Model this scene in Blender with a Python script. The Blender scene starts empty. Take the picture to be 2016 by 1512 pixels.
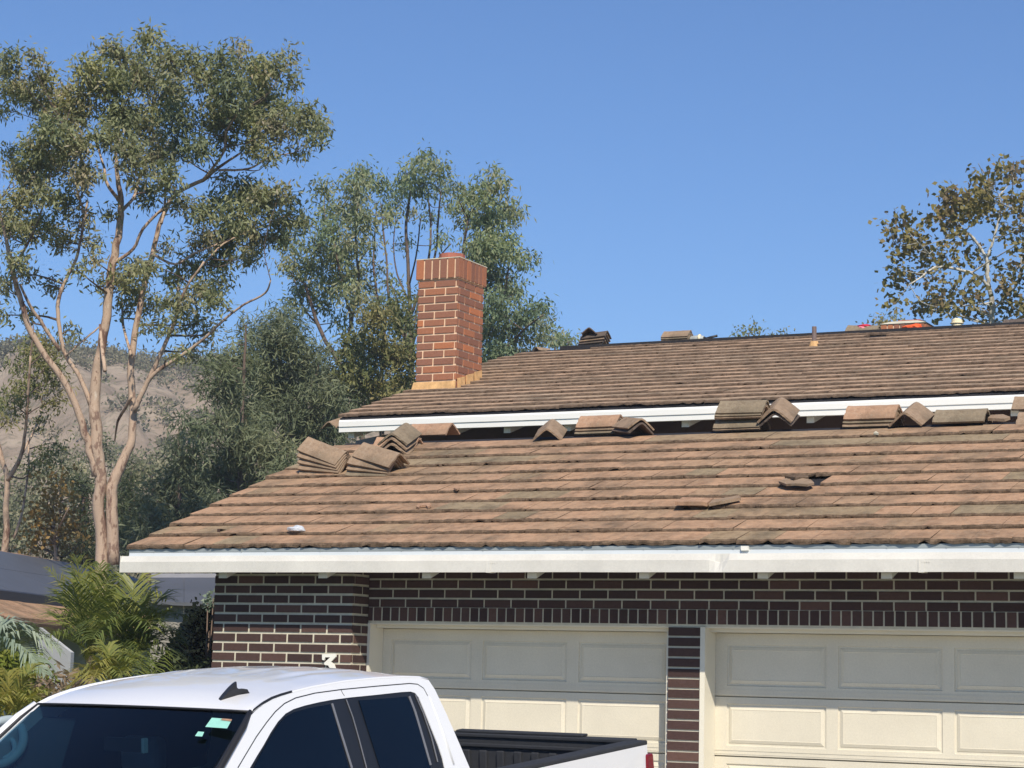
import bpy, bmesh, math, random
import numpy as np
from math import sin, cos, tan, pi, radians, atan, atan2, sqrt, exp
from mathutils import Vector, Matrix, Euler
from mathutils.geometry import tessellate_polygon

rng = np.random.default_rng(7)
random.seed(7)
sc = bpy.context.scene
COL = sc.collection

# ------------------------------------------------------------------ camera
FPX, CX, CY = 4200.0, 1008.0, 756.0
YAW, PITCH, ROLL = radians(26.8), radians(7.82), radians(1.375)
CAM = np.array([0.0, 0.0, 1.64])
fw = np.array([-sin(YAW)*cos(PITCH), cos(YAW)*cos(PITCH), sin(PITCH)])
r0 = np.array([cos(YAW), sin(YAW), 0.0]); u0 = np.cross(r0, fw)
RT = r0*cos(ROLL) + u0*sin(ROLL); UP = -r0*sin(ROLL) + u0*cos(ROLL)
cd = bpy.data.cameras.new('camera'); cam = bpy.data.objects.new('camera', cd); COL.objects.link(cam)
cd.sensor_width = 36.0; cd.lens = FPX/2016*36.0; cd.clip_end = 3000; cd.clip_start = 0.1
cam.matrix_world = Matrix(((RT[0], UP[0], -fw[0], CAM[0]), (RT[1], UP[1], -fw[1], CAM[1]),
                           (RT[2], UP[2], -fw[2], CAM[2]), (0, 0, 0, 1)))
sc.camera = cam

def ray(x, y): return fw + RT*(x-CX)/FPX - UP*(y-CY)/FPX
def onY(x, y, Y): d = ray(x, y); return CAM + d*(Y/d[1])
def onX(x, y, X): d = ray(x, y); return CAM + d*(X/d[0])
def atZ(x, y, Z): return CAM + ray(x, y)*Z          # Z = distance along the view axis
def onPlane(x, y, P, n): d = ray(x, y); return CAM + d*(np.dot(P-CAM, n)/np.dot(d, n))

# ------------------------------------------------------------------ light
SUN = np.array([0.70, -1.0, 1.14]); SUN /= np.linalg.norm(SUN)
w = bpy.data.worlds.new('World'); sc.world = w; w.use_nodes = True
nt = w.node_tree; bg = nt.nodes['Background']
sky = nt.nodes.new('ShaderNodeTexSky'); sky.sky_type = 'NISHITA'; sky.sun_disc = False
sky.sun_elevation = math.asin(SUN[2]); sky.sun_rotation = atan2(SUN[0], SUN[1])
sky.air_density = 1.0; sky.dust_density = 0.2; sky.ozone_density = 3.0; sky.altitude = 100
tint = nt.nodes.new('ShaderNodeMix'); tint.data_type = 'RGBA'; tint.blend_type = 'MULTIPLY'; tint.inputs[0].default_value = 1.0
tint.inputs[7].default_value = (0.66, 0.92, 1.24, 1.0)
nt.links.new(sky.outputs[0], tint.inputs[6]); nt.links.new(tint.outputs[2], bg.inputs[0]); bg.inputs[1].default_value = 0.082
sd = bpy.data.lights.new('sun', 'SUN'); sd.energy = 4.4; sd.angle = radians(0.53); sd.color = (1.0, 0.91, 0.77)
so = bpy.data.objects.new('sun', sd); COL.objects.link(so)
so.rotation_euler = Vector(SUN).to_track_quat('Z', 'Y').to_euler()
sc.view_settings.view_transform = 'Standard'; sc.view_settings.look = 'None'
sc.view_settings.exposure = 0.32; sc.view_settings.gamma = 1.0
sc.cycles.max_bounces = 6; sc.cycles.transparent_max_bounces = 8

# ------------------------------------------------------------------ materials
def new_mat(name, rough=0.85, spec=0.3):
    m = bpy.data.materials.new(name); m.use_nodes = True
    b = m.node_tree.nodes['Principled BSDF']
    b.inputs['Roughness'].default_value = rough; b.inputs['Specular IOR Level'].default_value = spec
    return m, m.node_tree, b
def rgba(c): return (c[0], c[1], c[2], 1.0)
def noise(nt, scale, detail=4, coord='Object', rough=0.6, stretch=None):
    tc = nt.nodes.new('ShaderNodeTexCoord'); n = nt.nodes.new('ShaderNodeTexNoise')
    n.inputs['Scale'].default_value = scale; n.inputs['Detail'].default_value = detail; n.inputs['Roughness'].default_value = rough
    if stretch:
        mp = nt.nodes.new('ShaderNodeMapping'); mp.inputs['Scale'].default_value = stretch
        nt.links.new(tc.outputs[coord], mp.inputs[0]); nt.links.new(mp.outputs[0], n.inputs['Vector'])
    else: nt.links.new(tc.outputs[coord], n.inputs['Vector'])
    return n.outputs['Fac']
def ramp(nt, fac, stops):
    r = nt.nodes.new('ShaderNodeValToRGB')
    while len(r.color_ramp.elements) < len(stops): r.color_ramp.elements.new(0.5)
    for e, (p, c) in zip(r.color_ramp.elements, stops): e.position = p; e.color = rgba(c)
    nt.links.new(fac, r.inputs[0]); return r.outputs[0]
def mix(nt, f, a, b, mode='MIX'):
    m = nt.nodes.new('ShaderNodeMix'); m.data_type = 'RGBA'; m.blend_type = mode
    for s, v in ((0, f), (6, a), (7, b)):
        if isinstance(v, (int, float)): m.inputs[s].default_value = v
        elif isinstance(v, tuple): m.inputs[s].default_value = rgba(v)
        else: nt.links.new(v, m.inputs[s])
    return m.outputs[2]
def attr(nt, name):
    a = nt.nodes.new('ShaderNodeAttribute'); a.attribute_name = name; return a.outputs['Fac']
def bump(nt, b, h, s=0.3, d=0.01):
    n = nt.nodes.new('ShaderNodeBump'); n.inputs['Strength'].default_value = s; n.inputs['Distance'].default_value = d
    nt.links.new(h, n.inputs['Height']); nt.links.new(n.outputs[0], b.inputs['Normal'])
def plain(name, col, rough=0.6, spec=0.4, var=0.12, scale=3.0, bmp=0.0, metal=0.0, fine=0.0):
    m, t, b = new_mat(name, rough, spec)
    f = noise(t, scale, 5)
    c = ramp(t, f, [(0.3, tuple(v*(1-var) for v in col)), (0.7, tuple(min(1, v*(1+var*0.6)) for v in col))])
    if fine:
        c = mix(t, fine, c, ramp(t, noise(t, 60, 3), [(0.35, (0.3, 0.3, 0.3)), (0.65, (1, 1, 1))]), 'MULTIPLY')
    t.links.new(c, b.inputs['Base Color']); b.inputs['Metallic'].default_value = metal
    if bmp: bump(t, b, noise(t, 90, 3), bmp, 0.004)
    return m
def tile_mat(name, stops, dirt=(0.10, 0.085, 0.06), pale=(0.40, 0.36, 0.29)):
    m, t, b = new_mat(name, 0.93, 0.15)
    c = ramp(t, attr(t, 'rnd'), stops)
    c = mix(t, ramp(t, noise(t, 2.2, 6, stretch=(1, 0.6, 1)), [(0.45, (0, 0, 0)), (0.72, (0.75, 0.75, 0.75))]), c, dirt)
    c = mix(t, 0.8, c, ramp(t, noise(t, 9, 9, rough=0.75), [(0.36, (0.62, 0.58, 0.54)), (0.5, (1, 1, 1)), (0.64, (1.18, 1.16, 1.12))]), 'MULTIPLY')
    c = mix(t, ramp(t, noise(t, 26, 5), [(0.55, (0, 0, 0)), (0.78, (0.5, 0.5, 0.5))]), c, pale)
    c = mix(t, 0.35, c, ramp(t, noise(t, 90, 4), [(0.3, (0.35, 0.33, 0.3)), (0.7, (1, 1, 1))]), 'MULTIPLY')
    t.links.new(c, b.inputs['Base Color']); bump(t, b, noise(t, 70, 5), 0.5, 0.006)
    return m
M = {}
M['tile_low'] = tile_mat('tile_low', [(0.0, (0.465, 0.290, 0.182)), (0.5, (0.43, 0.274, 0.174)), (0.72, (0.355, 0.255, 0.158)), (0.87, (0.295, 0.228, 0.144)), (1.0, (0.34, 0.262, 0.168))])
M['tile_up'] = tile_mat('tile_up', [(0.0, (0.52, 0.355, 0.238)), (0.6, (0.47, 0.325, 0.22)), (0.85, (0.39, 0.285, 0.195)), (1.0, (0.50, 0.365, 0.255))])
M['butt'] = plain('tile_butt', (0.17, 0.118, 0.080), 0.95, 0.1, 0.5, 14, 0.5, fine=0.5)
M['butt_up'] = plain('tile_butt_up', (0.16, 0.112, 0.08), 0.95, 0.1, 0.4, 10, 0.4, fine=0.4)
M['ridge_tile'] = tile_mat('ridge_tile', [(0.0, (0.335, 0.24, 0.165)), (1.0, (0.335, 0.24, 0.165))])
M['ridge_olive'] = tile_mat('ridge_olive', [(0.0, (0.27, 0.215, 0.15)), (1.0, (0.27, 0.215, 0.15))], pale=(0.36, 0.33, 0.24))
M['ridge_red'] = tile_mat('ridge_red', [(0.0, (0.44, 0.275, 0.18)), (1.0, (0.44, 0.275, 0.18))])
M['ridge_dark'] = tile_mat('ridge_dark', [(0.0, (0.13, 0.10, 0.085)), (1.0, (0.13, 0.10, 0.085))])
M['felt'] = plain('felt', (0.02, 0.02, 0.024), 0.8, 0.3, 0.3, 8)
M['white'] = plain('white_paint', (0.80, 0.78, 0.70), 0.5, 0.4, 0.05, 1.5)
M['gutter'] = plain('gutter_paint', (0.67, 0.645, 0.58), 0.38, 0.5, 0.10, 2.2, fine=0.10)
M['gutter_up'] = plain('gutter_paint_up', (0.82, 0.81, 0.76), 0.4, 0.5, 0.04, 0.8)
M['metal'] = plain('drip_metal', (0.30, 0.33, 0.33), 0.45, 0.4, 0.2, 3, metal=0.2)
M['soffit'] = plain('soffit', (0.30, 0.28, 0.24), 0.8, 0.2, 0.15, 4)
M['rafter'] = plain('rafter_paint', (0.62, 0.60, 0.52), 0.6, 0.3, 0.1, 5)
M['door'] = plain('door_paint', (0.67, 0.62, 0.50), 0.55, 0.35, 0.08, 1.6, 0.12, fine=0.10)
M['jamb'] = plain('jamb_paint', (0.70, 0.66, 0.55), 0.55, 0.35, 0.05, 2)
M['mortar'] = plain('mortar', (0.60, 0.56, 0.44), 0.95, 0.1, 0.15, 12, 0.3)
M['mortar_ch'] = plain('mortar_chimney', (0.78, 0.56, 0.38), 0.95, 0.1, 0.2, 9, 0.3)
def brick_mat(name, stops):
    m, t, b = new_mat(name, 0.9, 0.2)
    c = ramp(t, attr(t, 'rnd'), stops)
    c = mix(t, 0.4, c, ramp(t, noise(t, 35, 5), [(0.3, (0.5, 0.5, 0.5)), (0.7, (1, 1, 1))]), 'MULTIPLY')
    t.links.new(c, b.inputs['Base Color']); bump(t, b, noise(t, 120, 4), 0.4, 0.003); return m
M['brick'] = brick_mat('brick_brown', [(0, (0.054, 0.033, 0.030)), (0.5, (0.074, 0.043, 0.038)), (0.85, (0.092, 0.054, 0.046)), (1, (0.13, 0.072, 0.058))])
M['brick_ch'] = brick_mat('brick_red', [(0, (0.25, 0.118, 0.08)), (0.6, (0.31, 0.142, 0.092)), (0.85, (0.38, 0.16, 0.09)), (1, (0.50, 0.185, 0.085))])
M['cap'] = plain('chimney_cap', (0.60, 0.56, 0.44), 0.95, 0.1, 0.2, 6, 0.4)
M['flash'] = plain('flashing', (0.62, 0.38, 0.17), 0.7, 0.3, 0.35, 7)
M['terracotta'] = plain('terracotta', (0.36, 0.13, 0.09), 0.8, 0.2, 0.2, 6)
M['darkwall'] = plain('dark_siding', (0.10, 0.065, 0.055), 0.9, 0.1, 0.2, 2)
M['stucco'] = plain('stucco', (0.50, 0.47, 0.41), 0.95, 0.1, 0.1, 6, 0.5)
M['whitewall'] = plain('white_wall', (0.70, 0.70, 0.68), 0.8, 0.2, 0.05, 3)
M['greyboard'] = plain('grey_board', (0.26, 0.26, 0.27), 0.7, 0.2, 0.08, 4)
M['flange'] = plain('flange_paint', (0.56, 0.60, 0.62), 0.4, 0.4, 0.08, 1.5)
M['asphalt'] = plain('asphalt', (0.055, 0.055, 0.055), 0.9, 0.2, 0.2, 30, 0.4)
M['concrete'] = plain('concrete', (0.52, 0.49, 0.43), 0.9, 0.2, 0.15, 3, 0.3)
M['grass'] = plain('grass', (0.07, 0.10, 0.035), 0.95, 0.1, 0.4, 5, 0.6)
M['solar'] = plain('grey_panel', (0.088, 0.092, 0.103), 0.45, 0.45, 0.12, 1.2)
M['gap_shade'] = plain('panel_shade', (0.03, 0.032, 0.042), 0.5, 0.4, 0.1, 3)  # near black, paints the shade in the gap under the roof panels
M['black'] = plain('black_plastic', (0.018, 0.018, 0.02), 0.45, 0.4, 0.1, 5)
M['bed'] = plain('bed_liner', (0.030, 0.032, 0.037), 0.75, 0.3, 0.15, 20, 0.4)
M['rubber'] = plain('rubber', (0.02, 0.02, 0.02), 0.8, 0.2, 0.1, 9)
M['trim'] = plain('black_trim', (0.012, 0.013, 0.016), 0.35, 0.5, 0.1, 4)
M['chrome'] = plain('grey_trim', (0.22, 0.22, 0.23), 0.35, 0.6, 0.05, 4, metal=0.3)
M['teal'] = plain('decal', (0.30, 0.62, 0.52), 0.5, 0.3, 0.06, 30)
M['orange'] = plain('orange_cloth', (0.85, 0.13, 0.04), 0.8, 0.2, 0.3, 12)
M['red'] = plain('red_cloth', (0.55, 0.03, 0.06), 0.8, 0.2, 0.3, 12)
M['pink'] = plain('pink_cloth', (0.85, 0.25, 0.30), 0.8, 0.2, 0.2, 12)
M['cream'] = plain('cream_paint', (0.82, 0.72, 0.48), 0.6, 0.3, 0.05, 5)
M['greypipe'] = plain('vent_pipe', (0.20, 0.15, 0.14), 0.7, 0.3, 0.35, 9)
M['bluegrey'] = plain('tool_grey', (0.40, 0.42, 0.40), 0.5, 0.4, 0.2, 12)
def paint():
    m, t, b = new_mat('truck_paint', 0.28, 0.5)
    t.links.new(ramp(t, noise(t, 0.9, 2), [(0.3, (0.75, 0.755, 0.77)), (0.7, (0.79, 0.79, 0.79))]), b.inputs['Base Color'])
    b.inputs['Coat Weight'].default_value = 0.8; b.inputs['Coat Roughness'].default_value = 0.04; return m
M['paint'] = paint()
def glass():
    m, t, b = new_mat('tinted_glass', 0.03, 0.22)
    t.links.new(ramp(t, noise(t, 1.3, 3), [(0.3, (0.0012, 0.004, 0.011)), (0.7, (0.0015, 0.0055, 0.014))]), b.inputs['Base Color'])
    return m
M['glass'] = glass()
def windscreen():
    m, t, b = new_mat('windscreen_glass', 0.02, 0.5)
    b.inputs['Base Color'].default_value = (0.30, 0.42, 0.48, 1); b.inputs['Transmission Weight'].default_value = 0.85; b.inputs['IOR'].default_value = 1.2
    return m
M['lamp_red'] = plain('tail_lamp', (0.17, 0.008, 0.016), 0.15, 0.6, 0.1, 6)
def clear():
    m, t, b = new_mat('clear_plastic', 0.15, 0.5)
    b.inputs['Base Color'].default_value = (0.85, 0.9, 0.95, 1); b.inputs['Transmission Weight'].default_value = 0.45; return m
M['clear'] = clear()
def bark(name, c1, c2, c3, sc_=2.0):
    m, t, b = new_mat(name, 0.9, 0.15)
    c = ramp(t, noise(t, sc_, 7, stretch=(1, 1, 0.28), rough=0.7), [(0.38, c1), (0.46, c2), (0.60, c2), (0.68, c3)])
    c = mix(t, ramp(t, noise(t, sc_*2.6, 6, stretch=(1, 1, 0.4)), [(0.56, (0, 0, 0)), (0.60, (0.75, 0.75, 0.75))]), c, c1)
    t.links.new(c, b.inputs['Base Color']); bump(t, b, noise(t, sc_*8, 4), 0.5, 0.02); return m
M['bark_pale'] = bark('bark_pale', (0.17, 0.10, 0.075), (0.46, 0.34, 0.25), (0.60, 0.51, 0.41), 3.2)
M['bark_dark'] = bark('bark_dark', (0.07, 0.05, 0.04), (0.16, 0.115, 0.09), (0.24, 0.18, 0.14), 3)
M['bark_white'] = bark('bark_white', (0.25, 0.22, 0.17), (0.55, 0.52, 0.45), (0.68, 0.65, 0.58), 2.5)
def leaf(name, cols, transl=0.3, rough=0.6):
    m, t, b = new_mat(name, rough, 0.3 if transl > 0.1 else 0.03)
    n = len(cols); c = ramp(t, attr(t, 'rnd'), [(i/(n-1), c) for i, c in enumerate(cols)])
    big = ramp(t, noise(t, 0.35, 3), [(0.35, (0.72, 0.78, 0.85)), (0.65, (1.15, 1.1, 0.95))])
    c = mix(t, 1.0, c, big, 'MULTIPLY'); t.links.new(c, b.inputs['Base Color'])
    tr = t.nodes.new('ShaderNodeBsdfTranslucent'); t.links.new(mix(t, 1.0, c, (1.1, 1.15, 0.6), 'MULTIPLY'), tr.inputs[0])
    ms = t.nodes.new('ShaderNodeMixShader'); ms.inputs[0].default_value = transl
    t.links.new(b.outputs[0], ms.inputs[1]); t.links.new(tr.outputs[0], ms.inputs[2])
    t.links.new(ms.outputs[0], t.nodes['Material Output'].inputs[0]); return m
M['leaf_euc'] = leaf('leaf_eucalyptus', [(0.17, 0.20, 0.11), (0.235, 0.26, 0.135), (0.29, 0.30, 0.155), (0.29, 0.27, 0.165), (0.40, 0.33, 0.245)])
M['leaf_blue'] = leaf('leaf_blue_eucalyptus', [(0.15, 0.205, 0.12), (0.20, 0.26, 0.15), (0.25, 0.30, 0.17), (0.29, 0.30, 0.18), (0.33, 0.31, 0.20)])
M['leaf_olive'] = leaf('leaf_olive', [(0.13, 0.16, 0.07), (0.19, 0.21, 0.09), (0.25, 0.235, 0.10), (0.28, 0.23, 0.11)])
M['needle'] = leaf('needle', [(0.10, 0.13, 0.08), (0.145, 0.175, 0.105), (0.19, 0.215, 0.13), (0.25, 0.255, 0.16)], 0.25)
M['leaf_dark'] = leaf('leaf_dark', [(0.04, 0.055, 0.03), (0.06, 0.08, 0.04), (0.09, 0.11, 0.05)], 0.2)
M['leaf_rust'] = leaf('leaf_rust', [(0.24, 0.15, 0.05), (0.38, 0.22, 0.06), (0.30, 0.22, 0.10), (0.20, 0.17, 0.08)])
M['leaf_scrub'] = leaf('leaf_scrub', [(0.15, 0.16, 0.10), (0.20, 0.21, 0.13), (0.27, 0.26, 0.18), (0.33, 0.29, 0.21)])
M['leaf_syc'] = leaf('leaf_sycamore', [(0.15, 0.135, 0.07), (0.21, 0.185, 0.075), (0.28, 0.235, 0.08), (0.23, 0.16, 0.085), (0.19, 0.15, 0.11)], 0.3)
M['palm'] = leaf('palm_leaf', [(0.10, 0.14, 0.045), (0.18, 0.215, 0.06), (0.27, 0.28, 0.075), (0.38, 0.33, 0.09)], 0.35, 0.4)
M['palm_blue'] = leaf('palm_blue', [(0.14, 0.19, 0.14), (0.24, 0.30, 0.23), (0.33, 0.38, 0.30)], 0.2, 0.4)
M['shrub_y'] = leaf('shrub_yellow', [(0.12, 0.16, 0.03), (0.20, 0.24, 0.04), (0.28, 0.28, 0.06)], 0.35)
M['dry'] = leaf('dry_leaf', [(0.16, 0.11, 0.07), (0.26, 0.19, 0.13), (0.12, 0.09, 0.06)], 0.2)
M['hill_shrub'] = leaf('hill_shrub', [(0.11, 0.115, 0.065), (0.17, 0.165, 0.10), (0.24, 0.21, 0.14)], 0.2)
M['hedge_shade'] = leaf('leaf_hedge_shade', [(0.008, 0.011, 0.009), (0.013, 0.018, 0.013), (0.02, 0.024, 0.018)], 0.02)  # near-black leaves: the hedge's shade is put into the colour
def hill_mat():
    m, t, b = new_mat('dry_hill', 0.97, 0.1)
    c = ramp(t, noise(t, 0.12, 8, stretch=(1, 1, 3.0)), [(0.30, (0.20, 0.155, 0.115)), (0.50, (0.30, 0.235, 0.175)), (0.68, (0.38, 0.31, 0.23))])
    c = mix(t, ramp(t, noise(t, 0.9, 6), [(0.5, (0, 0, 0)), (0.66, (0.8, 0.8, 0.8))]), c, (0.14, 0.125, 0.08))
    t.links.new(c, b.inputs['Base Color']); bump(t, b, noise(t, 1.2, 6), 0.6, 0.5); return m
M['hill'] = hill_mat()

# ------------------------------------------------------------------ object helpers
MW = {}
def tag(o, label=None, cat=None, group=None, kind=None):
    if label: o['label'] = label
    if cat: o['category'] = cat
    if group: o['group'] = group
    if kind: o['kind'] = kind
    return o
def empty(name, loc, rot=None, label=None, cat=None, group=None, parent=None):
    o = bpy.data.objects.new(name, None); COL.objects.link(o); o.empty_display_size = 0.3
    m = Matrix.Translation(Vector(loc))
    if rot is not None: m = m @ rot.to_4x4()
    if parent is not None:
        o.parent = parent; o.matrix_basis = MW[parent.name].inverted() @ m
    else: o.matrix_basis = m
    MW[o.name] = m
    return tag(o, label, cat, group)
def mk(name, V, F, mats, parent=None, fm=None, smooth=False, rnd=None, local=False):
    """V in world coordinates (or in the parent's when local); one mesh object."""
    V = np.asarray(V, float).reshape(-1, 3)
    me = bpy.data.meshes.new(name)
    if parent is not None:
        mw = MW[parent.name]
        if not local:
            inv = np.array(mw.inverted()); V = V @ inv[:3, :3].T + inv[:3, 3]
        org = Matrix.Identity(4); base = mw
        loc = Vector((0, 0, 0))
    else:
        loc = Vector(((V[:, 0].min()+V[:, 0].max())/2, (V[:, 1].min()+V[:, 1].max())/2, V[:, 2].min()))
        V = V - np.array(loc); base = Matrix.Identity(4)
    if isinstance(F, np.ndarray):
        n, k = F.shape
        me.vertices.add(len(V)); me.vertices.foreach_set('co', V.astype(np.float32).ravel())
        me.loops.add(n*k); me.loops.foreach_set('vertex_index', F.astype(np.int32).ravel())
        me.polygons.add(n); me.polygons.foreach_set('loop_start', np.arange(0, n*k, k, dtype=np.int32))
        me.polygons.foreach_set('loop_total', np.full(n, k, np.int32)); me.update(calc_edges=True)
    else:
        me.from_pydata([tuple(v) for v in V], [], [list(f) for f in F]); me.update()
    for m in (mats if isinstance(mats, (list, tuple)) else [mats]): me.materials.append(M[m])
    if fm is not None: me.polygons.foreach_set('material_index', np.asarray(fm, np.int32))
    if rnd is not None:
        a = me.attributes.new('rnd', 'FLOAT', 'FACE'); a.data.foreach_set('value', np.asarray(rnd, np.float32))
    if smooth: me.polygons.foreach_set('use_smooth', np.ones(len(me.polygons), bool))
    me.validate()
    o = bpy.data.objects.new(name, me); COL.objects.link(o)
    if parent is not None: o.parent = parent
    else: o.location = loc
    MW[o.name] = base @ Matrix.Translation(loc)
    return o

def catmull(P, n=6):
    P = [np.asarray(p, float) for p in P]
    if len(P) < 3: return P
    Q = [2*P[0]-P[1]]+P+[2*P[-1]-P[-2]]; out = []
    for i in range(1, len(Q)-2):
        for s in range(n):
            t = s/n; out.append(0.5*((2*Q[i])+(-Q[i-1]+Q[i+1])*t+(2*Q[i-1]-5*Q[i]+4*Q[i+1]-Q[i+2])*t*t+(-Q[i-1]+3*Q[i]-3*Q[i+1]+Q[i+2])*t**3))
    out.append(P[-1]); return out

class B:
    """collects faces of one mesh object"""
    def __init__(s): s.V = []; s.F = []; s.m = []; s.r = []
    def add(s, V, F, m=0, r=0.5):
        o = len(s.V); s.V.extend([tuple(v) for v in V]); s.F.extend([[i+o for i in f] for f in F])
        s.m.extend([m]*len(F) if not isinstance(m, list) else m); s.r.extend([r]*len(F))
    def hexa(s, P, m=0, r=0.5, caps=None):
        F = [[0, 3, 2, 1], [4, 5, 6, 7], [0, 1, 5, 4], [1, 2, 6, 5], [2, 3, 7, 6], [3, 0, 4, 7]]
        s.add(P, F, m if caps is None else caps, r)
    def box(s, a, b, m=0, r=0.5):
        x0, y0, z0 = a; x1, y1, z1 = b
        s.hexa([(x0, y0, z0), (x1, y0, z0), (x1, y1, z0), (x0, y1, z0), (x0, y0, z1), (x1, y0, z1), (x1, y1, z1), (x0, y1, z1)], m, r)
    def tube(s, P, R, n=8, m=0, r=0.5, cap=True):
        P = [np.asarray(p, float) for p in P]; rings = []
        for i, p in enumerate(P):
            t = P[min(i+1, len(P)-1)] - P[max(i-1, 0)]; t /= (np.linalg.norm(t)+1e-9)
            a = np.cross(t, (0.13, 0.9, 0.2)) if abs(t[1]) < 0.9 else np.cross(t, (1, 0, 0.1)); a /= np.linalg.norm(a); b = np.cross(t, a)
            rad = R[i] if hasattr(R, '__len__') else R
            rings.append([p + rad*(a*cos(2*pi*k/n)+b*sin(2*pi*k/n)) for k in range(n)])
        V = [v for g in rings for v in g]; F = []
        for i in range(len(P)-1):
            for k in range(n): F.append([i*n+k, i*n+(k+1) % n, (i+1)*n+(k+1) % n, (i+1)*n+k])
        if cap: F.append(list(range(n))[::-1]); F.append([(len(P)-1)*n+k for k in range(n)])
        s.add(V, F, m, r)
    def prism(s, prof, ax0, ax1, m=0, r=0.5):
        """prof: list of 3D points at ax0; swept by vector ax1-ax0"""
        d = np.asarray(ax1, float)-np.asarray(ax0, float); n = len(prof)
        V = [np.asarray(p, float) for p in prof]+[np.asarray(p, float)+d for p in prof]
        F = [[k, (k+1) % n, n+(k+1) % n, n+k] for k in range(n)]+[list(range(n))[::-1], [n+k for k in range(n)]]
        s.add(V, F, m, r)
    def build(s, name, mats, parent=None, smooth=False, local=False):
        return mk(name, s.V, s.F, mats, parent, s.m, smooth, s.r, local)

def bevel(o, w=0.01, seg=2):
    md = o.modifiers.new('bevel', 'BEVEL'); md.width = w; md.segments = seg; md.limit_method = 'ANGLE'; return o


# ------------------------------------------------------------------ ground, road, hill
def ground():
    ys = [-300, -40, -6.0, -5.9, 0.5, 0.6, 5.2, 12.4, 30, 120, 700]
    zs = [-0.2, -0.2, -0.1, -0.95, -1.05, -1.0, -0.66, 0, 0.0, 0.0, 0.0]
    zs = [-0.15, -0.15, -0.1, -0.82, -0.82, -0.70, -0.62, -0.004, 0.0, 0.0, 0.0]
    xs = np.linspace(-500, 400, 10); V = []; F = []
    for y, z in zip(ys, zs):
        for x in xs: V.append((x, y, z))
    n = len(xs)
    for i in range(len(ys)-1):
        for j in range(n-1): F.append([i*n+j, i*n+j+1, (i+1)*n+j+1, (i+1)*n+j])
    tag(mk('ground', V, F, 'grass'), kind='structure')
    b = B(); b.hexa([(-500, -5.9, -0.83), (400, -5.9, -0.83), (400, 0.5, -0.83), (-500, 0.5, -0.83), (-500, -5.9, -0.812), (400, -5.9, -0.812), (400, 0.5, -0.812), (-500, 0.5, -0.812)])
    tag(b.build('road', 'asphalt'), kind='structure')
    b = B()
    b.hexa([(-11.2, 0.6, -0.72), (-1.4, 0.6, -0.72), (-1.4, 5.2, -0.64), (-11.2, 5.2, -0.64), (-11.2, 0.6, -0.690), (-1.4, 0.6, -0.690), (-1.4, 5.2, -0.60), (-11.2, 5.2, -0.60)])
    b.hexa([(-11.2, 5.201, -0.64), (-1.4, 5.201, -0.64), (-1.4, 12.4, -0.02), (-11.2, 12.4, -0.02), (-11.2, 5.201, -0.60), (-1.4, 5.201, -0.60), (-1.4, 12.4, 0.016), (-11.2, 12.4, 0.016)])
    b.box((-11.2, 12.401, -0.02), (-1.4, 18.3, 0.016))
    tag(b.build('driveway', 'concrete'), kind='structure')
ground()

def hill():
    # ridge line measured along the view, x of the picture -> height
    px = [-900, -300, 0, 60, 130, 190, 215, 260, 330, 400, 520, 700, 1000, 1500, 2100, 3000]
    py = [760, 735, 730, 722, 717, 718, 716, 722, 738, 748, 762, 780, 800, 800, 800, 810]
    V = []; F = []; N = 170; K = 26
    lr = np.random.default_rng(3)
    for j in range(K):
        s = j/(K-1)
        for i in range(N):
            x = -900+3900*i/(N-1); y = np.interp(x, px, py)
            Z = 130+190*s
            top = atZ(x, y, 320.0)
            p = atZ(x, y, Z); p[2] = 0
            zt = top[2]*(0.02+0.98*(1-cos(pi*min(1, s*1.0)))/2)
            wob = 2.2*sin(x*0.013+s*9)*sin(pi*s)+1.6*sin(x*0.031+s*23+1)*sin(pi*s)+lr.normal()*0.35*s*(1 if s < 1 else 0.35)
            V.append((p[0], p[1], zt+wob-0.3))
    for j in range(K-1):
        for i in range(N-1): F.append([j*N+i, j*N+i+1, (j+1)*N+i+1, (j+1)*N+i])
    o = len(V)
    for i in range(N):
        p = V[(K-1)*N+i]; q = np.array(p); q[:2] = q[:2]*1.25; q[2] = -2; V.append(tuple(q))
    for i in range(N-1): F.append([(K-1)*N+i, (K-1)*N+i+1, o+i+1, o+i])
    tag(mk('hillside', V, F, 'hill', smooth=True), kind='structure')
    return V, N, K
HILL = hill()

# ------------------------------------------------------------------ the house
house = empty('house', (-9, 18, 0), label='brick garage house with brown tile roofs, white gutters and red chimney', cat='house')
ZL, ML, YL = 2.805, 0.37, 17.30                       # lower roof: eave height, slope, eave
XL0, XL1 = -13.005, 3.0
RIDGE_L = 21.25
def zl(y): return ZL+ML*(y-YL)
NL = np.array([0, -ML, 1.0]); PL = np.array([0, YL, ZL])
def onLow(x, y): return onPlane(x, y, PL, NL)
P_U = onY(665, 822, 31.0); YU, ZU, XU0 = 31.0, P_U[2], P_U[0]; MU = 0.312; XU1 = 4.0
NU = np.array([0, -MU, 1.0]); PU = np.array([0, YU, ZU])
def zu(y): return ZU+MU*(y-YU)
def onUp(x, y): return onPlane(x, y, PU, NU)
RIDGE_U = onUp(1500, 667)[1]

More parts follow.
